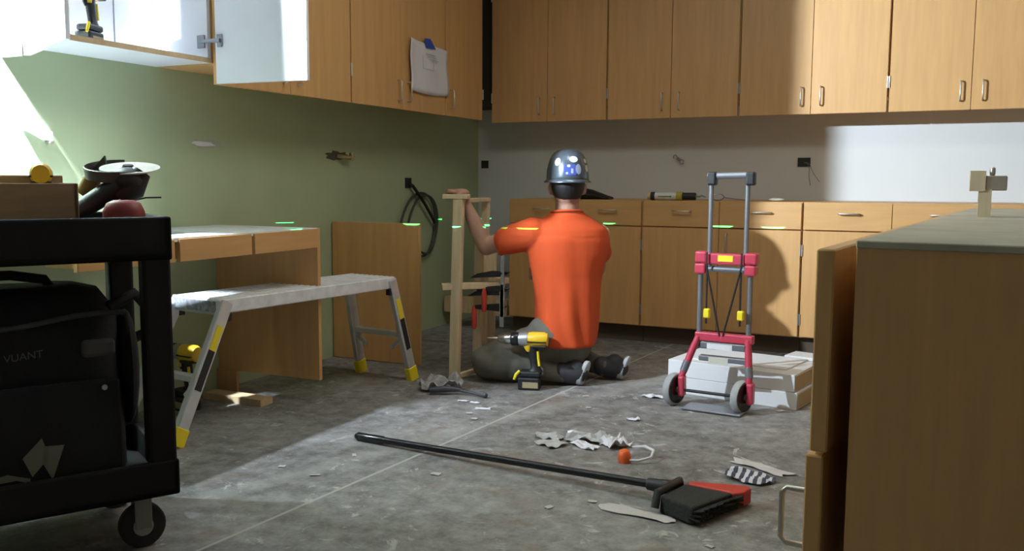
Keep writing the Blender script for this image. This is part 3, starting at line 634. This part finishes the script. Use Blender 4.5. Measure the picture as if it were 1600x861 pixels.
for s, (xa, xb) in enumerate(((-.905, -.968), (-.690, -.668))):
    lg = MB(); lg.tube([ht(xa, .31, .04), ht(xa+(xb-xa)*.35, .25, .03), ht(xa+(xb-xa)*.7, .18, .015), ht(xb, .12, 0.0)], [.014, .016, .016, .014], 10); l_ = lg.build('flared_leg', RED, t, smooth=True)
    MB().tube([ht(xa+(xb-xa)*.62, .20, .018), ht(xa+(xb-xa)*.85, .155, .01)], .0175, 10).build('grey_sleeve', GREYP, l_, smooth=True)
    m = MB(); m.box(hx(xb)-.012, -.02, .045, hx(xb)+.016, .025, .135); m.build('axle_bracket', RED, l_, bevel=.008, seg=2)
    wx = xb-.032 if s == 0 else xb-.034
    th = math.radians(-15)
    wm = MB(); R2 = Matrix.Translation(V(hx(wx), 0, .072)) @ Matrix.Rotation(th, 4, 'Z')
    wm.rings([((-.016,0,0),(0,.060,0),(0,0,.060)), ((-.016,0,0),(0,.068,0),(0,0,.068)), ((-.008,0,0),(0,.072,0),(0,0,.072)), ((.008,0,0),(0,.072,0),(0,0,.072)), ((.016,0,0),(0,.068,0),(0,0,.068))], 32)
    wh = wm.build('wheel', GREYT, t, smooth=True, T=R2)
    m = MB(); m.cyl((-.019,0,0), (.019,0,0), .061, n=28); m.build('wheel_disc', BLACKG, wh, smooth=True, T=R2)
    MB().cyl((-.022,0,0), (.022,0,0), .014, n=14).build('hub', GREYP, wh, smooth=True, T=R2)
MB().box(hx(-.94), -.075, .004, hx(-.685), .045, .012).build('toe_plate', GREYP, t, bevel=.002)
MB().tube([ht(-.985, .072, 0), ht(-.66, .072, 0)], .007, 8).build('axle', BLACK, t, smooth=True)

# white flat cartons
br = math.atan2(-.11, .61)
for k, (z0, z1, ox, w_, dl, lab) in enumerate(((0, .077, 0, .600, .37, 'lower white flat carton under the other one behind the hand truck'), (.078, .154, -.005, .592, .36, 'upper white flat carton stacked behind the hand truck'))):
    t = thing('flat_carton', (-1.088+ox, 4.105, z0), br, lab, 'carton', 'white cartons behind the hand truck')
    MB().box(0, 0, 0, w_, dl, z1-z0).build('carton_body', WHITE, t, bevel=.002)
    MB().box(w_, .006, .006, w_+.004, dl-.006, z1-z0-.006).build('kraft_end', KRAFT, t, bevel=.002)
    MB().box(w_-.004, .0, -.0, w_+.0005, .002, z1-z0).build('corner_tape', mat('tape_grey', (.45, .45, .44), .5), t)
tag(MB().prism([V(-1.02, 4.16, .1545), V(-.56, 4.08, .1545), V(-.50, 4.36, .1545), V(-.93, 4.44, .1545)], (0, 0, .006)).build('foam_sheet', WHITE), 'thin white sheet lying on the upper white carton', 'sheet')
tag(MB().prism([V(-.70, 5.02, 0), V(-.50, 4.98, 0), V(-.47, 5.12, 0), V(-.66, 5.17, 0)], (0, 0, .05)).build('white_block', WHITE, bevel=.003), 'white block on the floor by the lit base cabinet', 'offcut')  # low white block on the floor

# ------------------------------------------------------------------ things on the base cabinets
def on_top(x, y): return V(x, y, .8685)
t = thing('black_helmet_bag', (-1.95, 5.45, .8695), 0, 'black curved soft case lying on the base cabinet behind the man', 'case')
m = MB(); Rr = []
for k in range(13):
    u = k/12; x = -.20+.31*u; h = .062*math.sin(PI*(.12+.80*(u**.8)))**.7*(1-.55*max(0, u-.55)/.45)
    Rr.append(((x, 0, h/2+.001), (0, .09*math.sin(PI*(.1+.8*u))**.5, 0), (0, 0, h/2+.004)))
m.rings(Rr, 16); m.build('case_shell', BLACK, t, smooth=True)
MB().tube([(-.15, -.075, .03), (-.05, -.092, .035), (.06, -.08, .02)], .004, 6).build('zip', BLACKG, t, smooth=True)
t = thing('caulk_cartridge', (-1.41, 5.36, .8685), 0, 'caulk cartridge with yellow band lying on the base cabinet', 'cartridge')
r = .025
MB().cyl((-.165, 0, r), (-.145, 0, r), .021, n=18).build('nozzle_cap', RAWB, t, smooth=True)
MB().cyl((-.145, 0, r), (-.118, 0, r), r, n=20).build('end_collar', BLACK, t, smooth=True)
cw = MB().cyl((-.118, 0, r), (.012, 0, r), r, n=20).build('cartridge_body', CAULKW, t, smooth=True)
m = MB(); m.box(-.095, -.0262, .021, -.02, -.0245, .027); m.cyl((-.02, -.0262, r-.001), (-.02, -.024, r-.001), .005, n=12); m.build('print_mark', mat('print_green', (.12, .15, .12), .6), cw)
MB().cyl((.012, 0, r), (.048, 0, r), r+.002, n=20).build('yellow_band', mat('band_yellow', (.42, .36, .05), .6), t, smooth=True)
MB().cyl((.048, 0, r), (.125, 0, r), r-.003, n=20).build('black_sleeve', BLACK, t, smooth=True)
MB().tube([(.125, 0, r), (.15, 0, r), (.16, 0, r+.006), (.185, .0, r-.004)], [.006, .005, .004, .003], 8).build('rod_end', GREYP, t, smooth=True)
t = thing('wire_ring', (-1.13, 5.40, .8685), 0, 'small wire ring and rod on the cabinet behind the hand truck handle', 'wire')
m = MB(); m.tube([(-.03+.032*math.cos(q), .01*math.sin(q), .022+.018*math.sin(q)) for q in [k*2*PI/20 for k in range(21)]], .0035, 6); m.tube([(.0, 0, .02), (.06, 0, .012), (.15, .01, .004)], .003, 6); m.build('wire_loop', GREYP, t, smooth=True)
tag(MB().ell((-.83, 5.42, .8785), (.045, .03, .0098)).build('putty_lump', mat('putty', (.7, .66, .58), .7), smooth=True), 'small pale lump on the lit base cabinet top', 'lump')

# ------------------------------------------------------------------ wooden frame with clamps
t = thing('wooden_stand', (-2.1, 3.98, 0), 0, 'narrow frame of pale lumber held up by the kneeling man', 'wooden frame')
def wp(name, a, b, w_, h_, up=(0, 1, 0), m=PINE): return MB().bar(a, b, w_, h_, up).build(name, m, t, True, bevel=.002)
wp('post', (-2.112, 3.885, 0), (-2.085, 3.885, .893), .050, .032)
wp('post', (-2.165, 4.30, 0), (-2.145, 4.30, .893), .036, .032)
wp('post', (-2.055, 4.02, .12), (-2.040, 4.02, .745), .040, .028)
wp('post', (-2.045, 4.16, .10), (-2.035, 4.16, .70), .034, .028)
wp('top_bar', (-2.165, 3.885, .905), (-2.04, 3.90, .905), .055, .022, (0, 0, 1))
wp('top_bar', (-2.088, 3.90, .884), (-2.148, 4.31, .884), .05, .020, (0, 0, 1))
wp('cross_board', (-2.17, 3.865, .462), (-1.93, 4.02, .470), .055, .030, (0, 0, 1))
wp('cross_board', (-2.17, 4.27, .462), (-1.98, 4.20, .468), .05, .03, (0, 0, 1))
wp('bottom_bar', (-2.09, 3.90, .02), (-1.96, 4.20, .055), .022, .022, (0, 0, 1))
for k, (z, dx) in enumerate(((.515, 0), (.425, -.012))):
    lab = ['upper black bar clamp gripping the wooden frame', 'lower black bar clamp with red grip on the wooden frame'][k]
    c = thing('bar_clamp', (-1.94+dx, 4.0, z-.2), 0, lab, 'clamp', 'clamps on the wooden frame')
    m = MB(); m.prism([(-2.06+dx, 3.94, z-.012), (-1.90+dx, 3.98, z-.002), (-1.86+dx, 3.985, z+.022), (-1.95+dx, 3.97, z+.026), (-2.02+dx, 3.95, z+.012)], (0, .022, 0)); m.build('jaw', CLAMP, c, True, bevel=.003)
    m = MB(); m.prism([(-2.02+dx, 3.945, z-.075), (-1.90+dx, 3.985, z-.085), (-1.865+dx, 3.985, z-.06), (-1.90+dx, 3.98, z-.045), (-2.02+dx, 3.945, z-.055)], (0, .022, 0)); m.build('sliding_jaw', CLAMP, c, True, bevel=.003)
    MB().box(-1.905+dx+.008*k, 3.978, z-.20+.04*k, -1.885+dx+.008*k, 3.986, z+(.19 if k == 0 else .05)).build('steel_bar', mat('bar_steel', (.5, .53, .58), .35, .6), c, True)
    x_ = -2.035+.055*(1-k)
    MB().tube([(x_, 3.95, z-.06), (x_, 3.95, z-.085), (x_, 3.95, z-.16), (x_, 3.95, z-.175)], [.007, .013, .014, .009], 10).build('red_grip', REDB, c, True, smooth=True)

# ------------------------------------------------------------------ broom on the floor
a = V(-1.93, 2.787, .016); b = V(-.745, 2.665, .045); dirb = (b-a).normalized()
t = thing('broom', (-1.2, 2.72, 0), 0, 'black angle broom with red bristle tips lying on the floor', 'broom')
MB().tube([a, a+dirb*.12, a+dirb*.125, b], [.0155, .0155, .0125, .0125], 14).build('broom_handle', BLACKG, t, True, smooth=True)
MB().tube([a-dirb*.012, a+dirb*.004], [.010, .0165], 12).build('end_cap', BLACK, t, True, smooth=True)
hd = MB(); hd.tube([b-dirb*.02, b+dirb*.035, b+dirb*.07], [.019, .022, .024], 12); hd.build('socket', BLACK, t, True, smooth=True)
# bristle block: wedge lying flat
Pq = lambda x, y, z: V(x, y, z)
blk = MB(); hq = [(-.695, 2.545), (-.655, 2.69), (-.500, 2.665), (-.583, 2.488)]
blk.add([V(x, y, z) for z, sc_ in ((.004, 1), (.056, .97)) for x, y in [(-.61+(x-.0+.61)*sc_, 2.59+(y-2.59)*sc_) for x, y in hq]], [(3,2,1,0),(4,5,6,7),(0,1,5,4),(1,2,6,5),(2,3,7,6),(3,0,4,7)])
blk.build('bristle_base', mat('broom_black', (.014, .016, .014), .8, bump=.6, scale=120), t, True, bevel=.006, seg=2)
brs = MB(); R = random.Random(5)
for k in range(60):
    u = k/59; s0 = V(-.583, 2.488, .03).lerp(V(-.500, 2.665, .03), u); e = V(-.566, 2.488, .016).lerp(V(-.480, 2.685, .018), u)+V(.008*R.random(), .006*R.random(), .014*(k % 3))
    brs.tube([s0+V(-.01, .005, .008*(k % 3)-.008), e], [.006, .004], 5)
o = brs.build('bristles', mat('broom_black', (.014, .016, .014)), t, True); o['kind'] = 'stuff'
rt = MB(); rt.prism([V(-.650, 2.692, .008), V(-.500, 2.668, .008), V(-.476, 2.69, .008), V(-.462, 2.735, .008), V(-.478, 2.757, .008), V(-.645, 2.722, .008)], (0, 0, .048)); rt.build('red_bristle_row', REDB, t, True, bevel=.006, seg=2)
MB().tube([V(-.668, 2.70, .02), V(-.672, 2.69, .062), V(-.702, 2.55, .062), V(-.705, 2.535, .02)], .013, 8).build('collar', BLACK, t, True, smooth=True)

# ------------------------------------------------------------------ litter
def sheet(name, cx, cy, w_, h_, rot, lab, m=PAPER, crump=.012, seed=1, grp='scraps of paper and wrap on the floor', cat='scrap', n=7):
    mb = MB(); R = random.Random(seed); g = []; ca, sa = math.cos(rot), math.sin(rot)
    for j in range(n+1):
        for i in range(n+1):
            u, v = i/n-.5, j/n-.5; x = u*w_*(1+.12*math.sin(v*5+seed)); y = v*h_*(1+.15*math.sin(u*6+seed*2))
            z = .002+crump*max(0, .35+noise.noise(V(u*4+seed, v*4, seed*.7)))+crump*.5*R.random()*.5
            g.append((cx+ca*x-sa*y, cy+sa*x+ca*y, z))
    mb.add(g, [(j*(n+1)+i, j*(n+1)+i+1, (j+1)*(n+1)+i+1, (j+1)*(n+1)+i) for j in range(n) for i in range(n)])
    o = mb.build(name, m); s = o.modifiers.new('s', 'SOLIDIFY'); s.thickness = .0015
    return tag(o, lab, cat, grp)
FILM = mat('clear_wrap', (.45, .45, .44), .3, var=.1, scale=10)
sheet('paper_scrap', -1.29, 3.13, .10, .06, .2, 'pale torn scrap at the left end of the litter pile', FILM, .018, 1)
sheet('paper_scrap', -1.25, 3.06, .09, .09, -.5, 'square grey scrap in front of the litter pile', mat('scrap_grey', (.45, .44, .42), .7), .01, 2)
sheet('plastic_wrap', -1.15, 3.17, .16, .10, .4, 'crumpled clear wrap in the middle of the litter pile', FILM, .03, 3)
sheet('plastic_wrap', -1.13, 3.09, .12, .05, -.5, 'small white wrap strip in front of the crumpled clear wrap', PAPER, .016, 4)
sheet('plastic_wrap', -1.03, 3.15, .09, .09, .9, 'standing white wrap at the right end of the litter pile', PAPER, .032, 5)
sheet('paper_scrap', -.50, 3.12, .22, .055, -.42, 'long pale paper strip above the striped rag', mat('strip_cream', (.55, .52, .50), .8), .008, 6)
STR = mat('striped_rag', (.6, .6, .62), .8)
nt = STR.node_tree; bs = nt.nodes['Principled BSDF']; tcn = nt.nodes.new('ShaderNodeTexCoord'); wv = nt.nodes.new('ShaderNodeTexWave'); wv.inputs['Scale'].default_value = 12; wv.inputs['Distortion'].default_value = 1.5
nt.links.new(tcn.outputs['Object'], wv.inputs['Vector']); cr = nt.nodes.new('ShaderNodeValToRGB'); cr.color_ramp.elements[0].position = .45; cr.color_ramp.elements[1].position = .55
cr.color_ramp.elements[0].color = (.06, .06, .09, 1); cr.color_ramp.elements[1].color = (.62, .62, .66, 1); nt.links.new(wv.outputs['Fac'], cr.inputs[0]); nt.links.new(cr.outputs[0], bs.inputs['Base Color'])
sheet('striped_wrapper', -.515, 2.985, .15, .10, -.3, 'dark and white striped wrapper near the broom head', STR, .022, 7)
sheet('paper_strip', -.755, 2.515, .22, .055, -.12, 'pale flat strip in front of the broom head', mat('strip_cream', (.55, .52, .50), .8), .004, 8)
sheet('paper_scrap', -1.08, 3.53, .05, .03, .2, 'tiny white chip on the floor left of the hand truck wheels', PAPER, .01, 9)
sheet('paper_scrap', -1.12, 3.96, .10, .05, .1, 'white flake close to the left wheel of the hand truck', PAPER, .012, 10)
sheet('paper_scrap', -1.72, 3.42, .07, .03, .3, 'white chip on the floor right of the grey rag', PAPER, .004, 11)
sheet('paper_scrap', -1.86, 3.50, .045, .02, .2, 'left one of two tiny white chips below the grey rag', PAPER, .003, 12)
sheet('paper_scrap', -1.80, 3.50, .045, .02, .0, 'right one of two tiny white chips below the grey rag', PAPER, .003, 13)
sheet('grey_rag', -2.06, 3.66, .19, .13, .4, 'crumpled grey rag on the floor in front of the wooden frame', mat('rag_grey', (.42, .41, .41), .9, var=.4, scale=40), .07, 14, None, 'rag', 12)
m = MB(); m.tube([V(-2.06, 3.55, .02), V(-1.99, 3.58, .028), V(-1.93, 3.615, .022)], [.014, .016, .008], 10); m.tube([V(-1.93, 3.61, .02), V(-1.86, 3.615, .012), V(-1.80, 3.60, .01)], .006, 8); m.ell((-1.80, 3.60, .014), (.014, .012, .012))
tag(m.build('bent_tool', mat('dark_steel', (.05, .055, .07), .5), smooth=True), 'dark hooked hand tool lying by the grey rag', 'tool')
t = thing('orange_cap', (-.93, 2.98, 0), 0, 'orange cap with a white curl of strap on the floor', 'cap')
m = MB(); m.rings([((-.01,0,.0),(.022,0,0),(0,.024,0)), ((-.012,0,.02),(.024,0,0),(0,.026,0)), ((-.012,.0,.04),(.018,0,0),(0,.02,0)), ((-.012,0,.046),(.008,0,0),(0,.01,0))], 14); m.build('cap', mat('orange_plastic', (.75, .12, .02), .5), t, smooth=True)
m = MB()
m.tube([(.01,-.01,.012), (.04,.0,.012), (.075,.03,.02), (.07,.08,.03), (.03,.11,.032), (-.02,.125,.02)], [.004,.005,.005,.006,.006,.004], 8); m.build('strap_curl', PAPER, t, smooth=True)
R = random.Random(31)
for k in range(16):
    x = -2.0+1.5*R.random(); y = 2.2+1.8*R.random()
    sheet('debris_chip', x, y, .015+.02*R.random(), .012+.012*R.random(), R.random()*3, 'tiny pale chip of debris scattered on the concrete', mat('chip', (.5, .48, .44), .8), .003, 40+k, 'tiny chips scattered on the concrete', 'chip', 2)

# ------------------------------------------------------------------ the kneeling man
pr = thing('person', (-1.62, 4.08, 0), 0, 'person in orange shirt and grey hard hat kneeling and gripping the wooden frame', 'person')
fv = V(-.5, .866, 0); rv = V(.866, .5, 0); UPV = V(0, 0, 1)
def ring(x, y, z, rx, ry): return ((x, y, z), rv*rx, fv*ry)
# bare body: head, neck, arms, trunk as one skin
bd = MB()
hc = V(-1.600, 4.085, .960)
bd.ell(hc, (.075, .095, .112), 20, 14, Matrix.Rotation(math.radians(28), 3, 'Z'))
bd.ell(hc+fv*.035+V(0,0,-.055), (.058, .065, .065), 16, 10)
bd.tube([hc+fv*.09+V(0,0,.012), hc+fv*.112+V(0,0,-.02), hc+fv*.09+V(0,0,-.03)], [.010, .016, .012], 8)
for s in (-1, 1): bd.ell(hc+rv*s*.080+V(0,0,-.015), (.013, .022, .032), 10, 8)
bd.cap(V(-1.597, 4.075, .78), .062, V(-1.60, 4.082, .90), .055)
bd.rings([ring(-1.600, 4.09, .22, .11, .10), ring(-1.598, 4.09, .45, .125, .10), ring(-1.595, 4.08, .66, .16, .10), ring(-1.595, 4.075, .76, .16, .085), ring(-1.595, 4.075, .81, .08, .06)], 20)
SL = V(-1.765, 3.975, .735); EL = V(-1.975, 3.965, .660); WL = V(-2.080, 3.945, .865)
bd.cap(SL, .052, EL, .042); bd.cap(EL, .043, EL.lerp(WL, .35), .042); bd.cap(EL.lerp(WL, .35), .042, WL, .028)
# left hand on the top bar
hb_ = V(-2.100, 3.935, .925)
bd.cap(WL, .029, hb_+V(.008, .0, -.01), .030); bd.ell(hb_, (.044, .036, .020), 14, 10)
for k, (dx, ln) in enumerate(((-.030, .9), (-.010, 1.0), (.012, .95), (.031, .78))):
    base = hb_+V(-.018+dx*.5, dx*.9-.004, .004); kn = base+V(-.030*ln, .012, .004); mid = kn+V(-.018*ln, .006, -.020); tip = mid+V(.004, .002, -.020*ln)
    bd.cap(base, .0105, kn, .0098, 8); bd.cap(kn, .0098, mid, .0088, 8); bd.cap(mid, .0088, tip, .0080, 8)
th0 = hb_+V(.012, -.026, -.004); bd.cap(th0, .0125, th0+V(-.012, -.018, -.022), .0105, 8); bd.cap(th0+V(-.012, -.018, -.022), .0105, th0+V(-.030, -.014, -.038), .009, 8)
# right arm in front of the chest
SR = V(-1.462, 4.165, .725); ER = V(-1.54, 4.36, .54); WR = V(-1.76, 4.36, .50)
bd.cap(SR, .052, ER, .042); bd.cap(ER, .043, WR, .028)
hr = WR+V(-.06, -.01, .0); bd.cap(WR, .028, hr, .028); bd.ell(hr, (.042, .02, .034), 14, 10)
for k in range(4):
    bz_ = hr+V(-.035, -.004, .026-.017*k); bd.cap(bz_, .0098, bz_+V(-.035, -.008, 0), .0092, 8); bd.cap(bz_+V(-.035, -.008, 0), .0092, bz_+V(-.040, -.036, 0), .008, 8)
bd.cap(hr+V(-.005, -.008, .03), .0115, hr+V(-.045, -.03, .034), .009, 8)
fused(bd, .0055, 5).build('body', SKIN, pr, True, smooth=True)
# hair below the hat
hr_ = MB(); hr_.ell(hc-fv*.012+V(0,0,.012), (.082, .098, .105), 20, 14, Matrix.Rotation(math.radians(28), 3, 'Z'))
hm = fused(hr_, .006, 3)
keep = MB(); keep.v = hm.v
keep.f = [f for f in hm.f if all((hm.v[i]-hc).dot(fv) < .030 and hm.v[i].z > .893-.10*max(0, (hm.v[i]-hc).dot(fv)) for i in f)]
keep.build('hair', HAIR, pr, True, smooth=True)
# eyes, brows and mouth
for s in (-1, 1):
    MB().ell(hc+rv*s*.030+fv*.088+V(0,0,.004), (.011, .008, .008), 10, 8).build('eye', mat('eye', (.25, .22, .2), .3), pr, True, smooth=True)
MB().tube([hc+rv*-.022+fv*.095+V(0,0,-.062), hc+fv*.102+V(0,0,-.063), hc+rv*.022+fv*.095+V(0,0,-.062)], .005, 6).build('mouth', mat('lip', (.36, .14, .12), .5), pr, True, smooth=True)
# shirt
st = MB()
st.rings([ring(-1.602, 4.092, .185, .146, .155), ring(-1.602, 4.094, .26, .150, .152), ring(-1.600, 4.09, .40, .156, .138), ring(-1.598, 4.085, .52, .170, .13), ring(-1.594, 4.08, .63, .195, .130), ring(-1.594, 4.077, .70, .208, .125), ring(-1.594, 4.075, .755, .195, .105), ring(-1.596, 4.075, .795, .135, .08), ring(-1.598, 4.077, .832, .078, .074)], 32)
st.cap(SL+V(.03, .01, -.005), .080, V(-1.862, 3.965, .695), .070)
st.rings([(V(-1.855, 3.965, .698), V(.02, 0, .072), V(0, .068, 0)), (V(-1.885, 3.963, .688), V(.022, 0, .074), V(0, .070, 0))], 20)
st.cap(SR+V(-.02, -.005, -.015), .072, SR.lerp(ER, .5), .066)
sm = fused(st, .008, 8)
for i, p in enumerate(sm.v):
    q = V(p.x*6, p.y*6, p.z*2.2); amp = .009*(1 if p.z < .72 else .4)
    ang = math.atan2(p.y-4.08, p.x+1.58)
    f1 = noise.noise(q*1.7)*amp*1.3 + .006*math.sin(ang*7+p.z*9+3*noise.noise(q))*max(0, min(1, (.62-p.z)/.3))
    d = V(p.x+1.585, p.y-4.08, 0); d.normalize(); sm.v[i] = p+d*f1
sm.build('shirt', ORANGE, pr, True, smooth=True)
MB().tube([V(-1.598, 4.077, .833)+rv*.076*math.cos(q)+fv*.072*math.sin(q)+V(0,0,.010*math.sin(q)*-1) for q in [k*2*PI/28 for k in range(29)]], .006, 8).build('collar', ORANGE, pr, True, smooth=True)
# trousers
tr = MB()
tr.ell((-1.600, 4.10, .190), (.128, .130, .122), 20, 12, Matrix.Rotation(math.radians(30), 3, 'Z'))
tr.ell((-1.66, 4.03, .235), (.125, .11, .10), 18, 12)
KL = V(-1.955, 3.930, .098); AL = V(-1.585, 4.01, .062)
tr.cap(V(-1.66, 4.03, .22), .100, KL, .078); tr.cap(KL+V(0, .01, -.018), .076, V(-1.76, 3.97, .085), .074); tr.cap(V(-1.76, 3.97, .08), .072, AL, .050)
tr.ell((-1.885, 3.935, .10), (.10, .085, .085), 16, 10)
KR = V(-1.82, 4.40, .10); AR = V(-1.45, 4.22, .062)
tr.cap(V(-1.585, 4.16, .20), .085, KR, .072); tr.cap(KR, .07, AR, .048)
tm = fused(tr, .0085, 6)
for i, p in enumerate(tm.v):
    a_ = .012*noise.noise(V(p.x*9, p.y*9, p.z*14))+.007*math.sin(p.x*38+p.z*22+4*noise.noise(V(p.x*5, p.y*5, p.z*5)))
    tm.v[i] = V(p.x, p.y-a_*.8, max(.004, p.z+a_*.5))
tm.build('trousers', TROUS, pr, True, smooth=True)
for nm, (ax_, ay_) in (('shoe', (-1.585, 4.01)), ('shoe', (-1.45, 4.22))):
    s_ = MB(); s_.cap(V(ax_-.01, ay_, .066), .050, V(ax_+.05, ay_+.02, .058), .048); s_.cap(V(ax_+.05, ay_+.02, .085), .044, V(ax_+.075, ay_+.025, .060), .046)
    s_.cap(V(ax_+.05, ay_+.02, .052), .046, V(ax_+.015, ay_+.012, .050), .045)
    sho = fused(s_, .007, 5).build(nm, mat('shoe_dark', (.03, .03, .034), .7), pr, True, smooth=True)
    so_ = MB(); so_.rings([(V(ax_+.098, ay_+.028, .092), V(0, .030, 0), V(.006, 0, .032)), (V(ax_+.118, ay_+.032, .086), V(0, .034, 0), V(.01, 0, .036))], 18)
    so_.rings([(V(ax_+.075, ay_+.024, .050), V(0, .040, 0), V(.012, 0, .044)), (V(ax_+.103, ay_+.03, .048), V(0, .042, 0), V(.012, 0, .046))], 18)
    so_.build('sole', mat('sole_grey', (.42, .42, .43), .8), sho, True, smooth=True, bevel=.004)
# hard hat
hat = MB(); hz = .985; n = 36; HR = Matrix.Rotation(math.radians(30), 3, 'Z')
def dome(th, ph, off=0):
    """th: azimuth (0 = his right), ph: 0 rim .. 1 crown"""
    rx, ry, h = .102, .125, .148; e = math.cos(ph*PI/2)**.55; zz = math.sin(ph*PI/2)
    p = rv*(rx+off)*e*math.cos(th)+fv*(ry+off)*e*math.sin(th)+V(0,0,(h+off)*zz)
    rid = .004*max(0, math.cos(th-PI/2)**2)*0
    return hc*1.0+V(0, 0, hz-hc.z)+p
rows = 14; vs = []
for j in range(rows+1):
    ph = j/rows*.985
    for k in range(n): vs.append(dome(2*PI*k/n, ph))
fs = [(j*n+k, j*n+(k+1)%n, (j+1)*n+(k+1)%n, (j+1)*n+k) for j in range(rows) for k in range(n)]+[tuple(range(rows*n, rows*n+n))]
hat.add(vs, fs); ho = hat.build('hard_hat', HATM, pr, True, smooth=True); so = ho.modifiers.new('s', 'SOLIDIFY'); so.thickness = .004
bm_ = MB(); vs = []
for k in range(n):
    q = 2*PI*k/n; fr = max(0, math.sin(q)); ex = .010+.035*fr**2
    base = hc+V(0, 0, hz-hc.z)
    for (o_, dz) in ((-.002, .006), (ex, -.006), (ex, -.011), (-.002, -.006)):
        vs.append(base+rv*(.102+o_)*math.cos(q)+fv*(.125+o_)*math.sin(q)+V(0, 0, dz))
bm_.add(vs, [(4*k+j, 4*k+(j+1)%4, 4*((k+1)%n)+(j+1)%4, 4*((k+1)%n)+j) for k in range(n) for j in range(4)]); bm_.build('brim', HATM, ho, True, smooth=True)
def sticker(th0, th1, p0, p1, m, shape='round', nm='sticker'):
    s_ = MB(); N = 10; g = []
    tc_, pc = (th0+th1)/2, (p0+p1)/2
    g.append(dome(tc_, pc, .0018))
    for k in range(20):
        q = 2*PI*k/20; e = 1 if shape == 'round' else 1/max(abs(math.cos(q)), abs(math.sin(q)))
        g.append(dome(tc_+(th1-th0)/2*math.cos(q)*e, pc+(p1-p0)/2*math.sin(q)*e, .0012))
    s_.add(g, [(0, 1+k, 1+(k+1) % 20) for k in range(20)]); return s_.build(nm, m, ho, True, smooth=True)
B0 = -PI/2-.12+math.radians(4)
SW = mat('sticker_white', (.6, .62, .6), .4); SB = mat('sticker_blue', (.06, .09, .35), .35); SG = mat('sticker_tan', (.42, .40, .32), .5); SLB = mat('sticker_lightblue', (.35, .40, .55), .4)
sticker(B0-.05, B0+.42, .38, .55, SW); sticker(B0-.30, B0+.30, .10, .34, SB, 'sq'); sticker(B0+.25, B0+.55, .12, .34, SLB)
sticker(B0-.85, B0-.50, .30, .50, SG); sticker(B0+.85, B0+1.10, .36, .48, SG); sticker(B0+.85, B0+1.15, .17, .33, SG)
sticker(B0-.16, B0+.0, .27, .33, SW); sticker(B0-.22, B0-.10, .12, .17, SLB); sticker(B0+.02, B0+.14, .14, .24, SLB, 'sq')
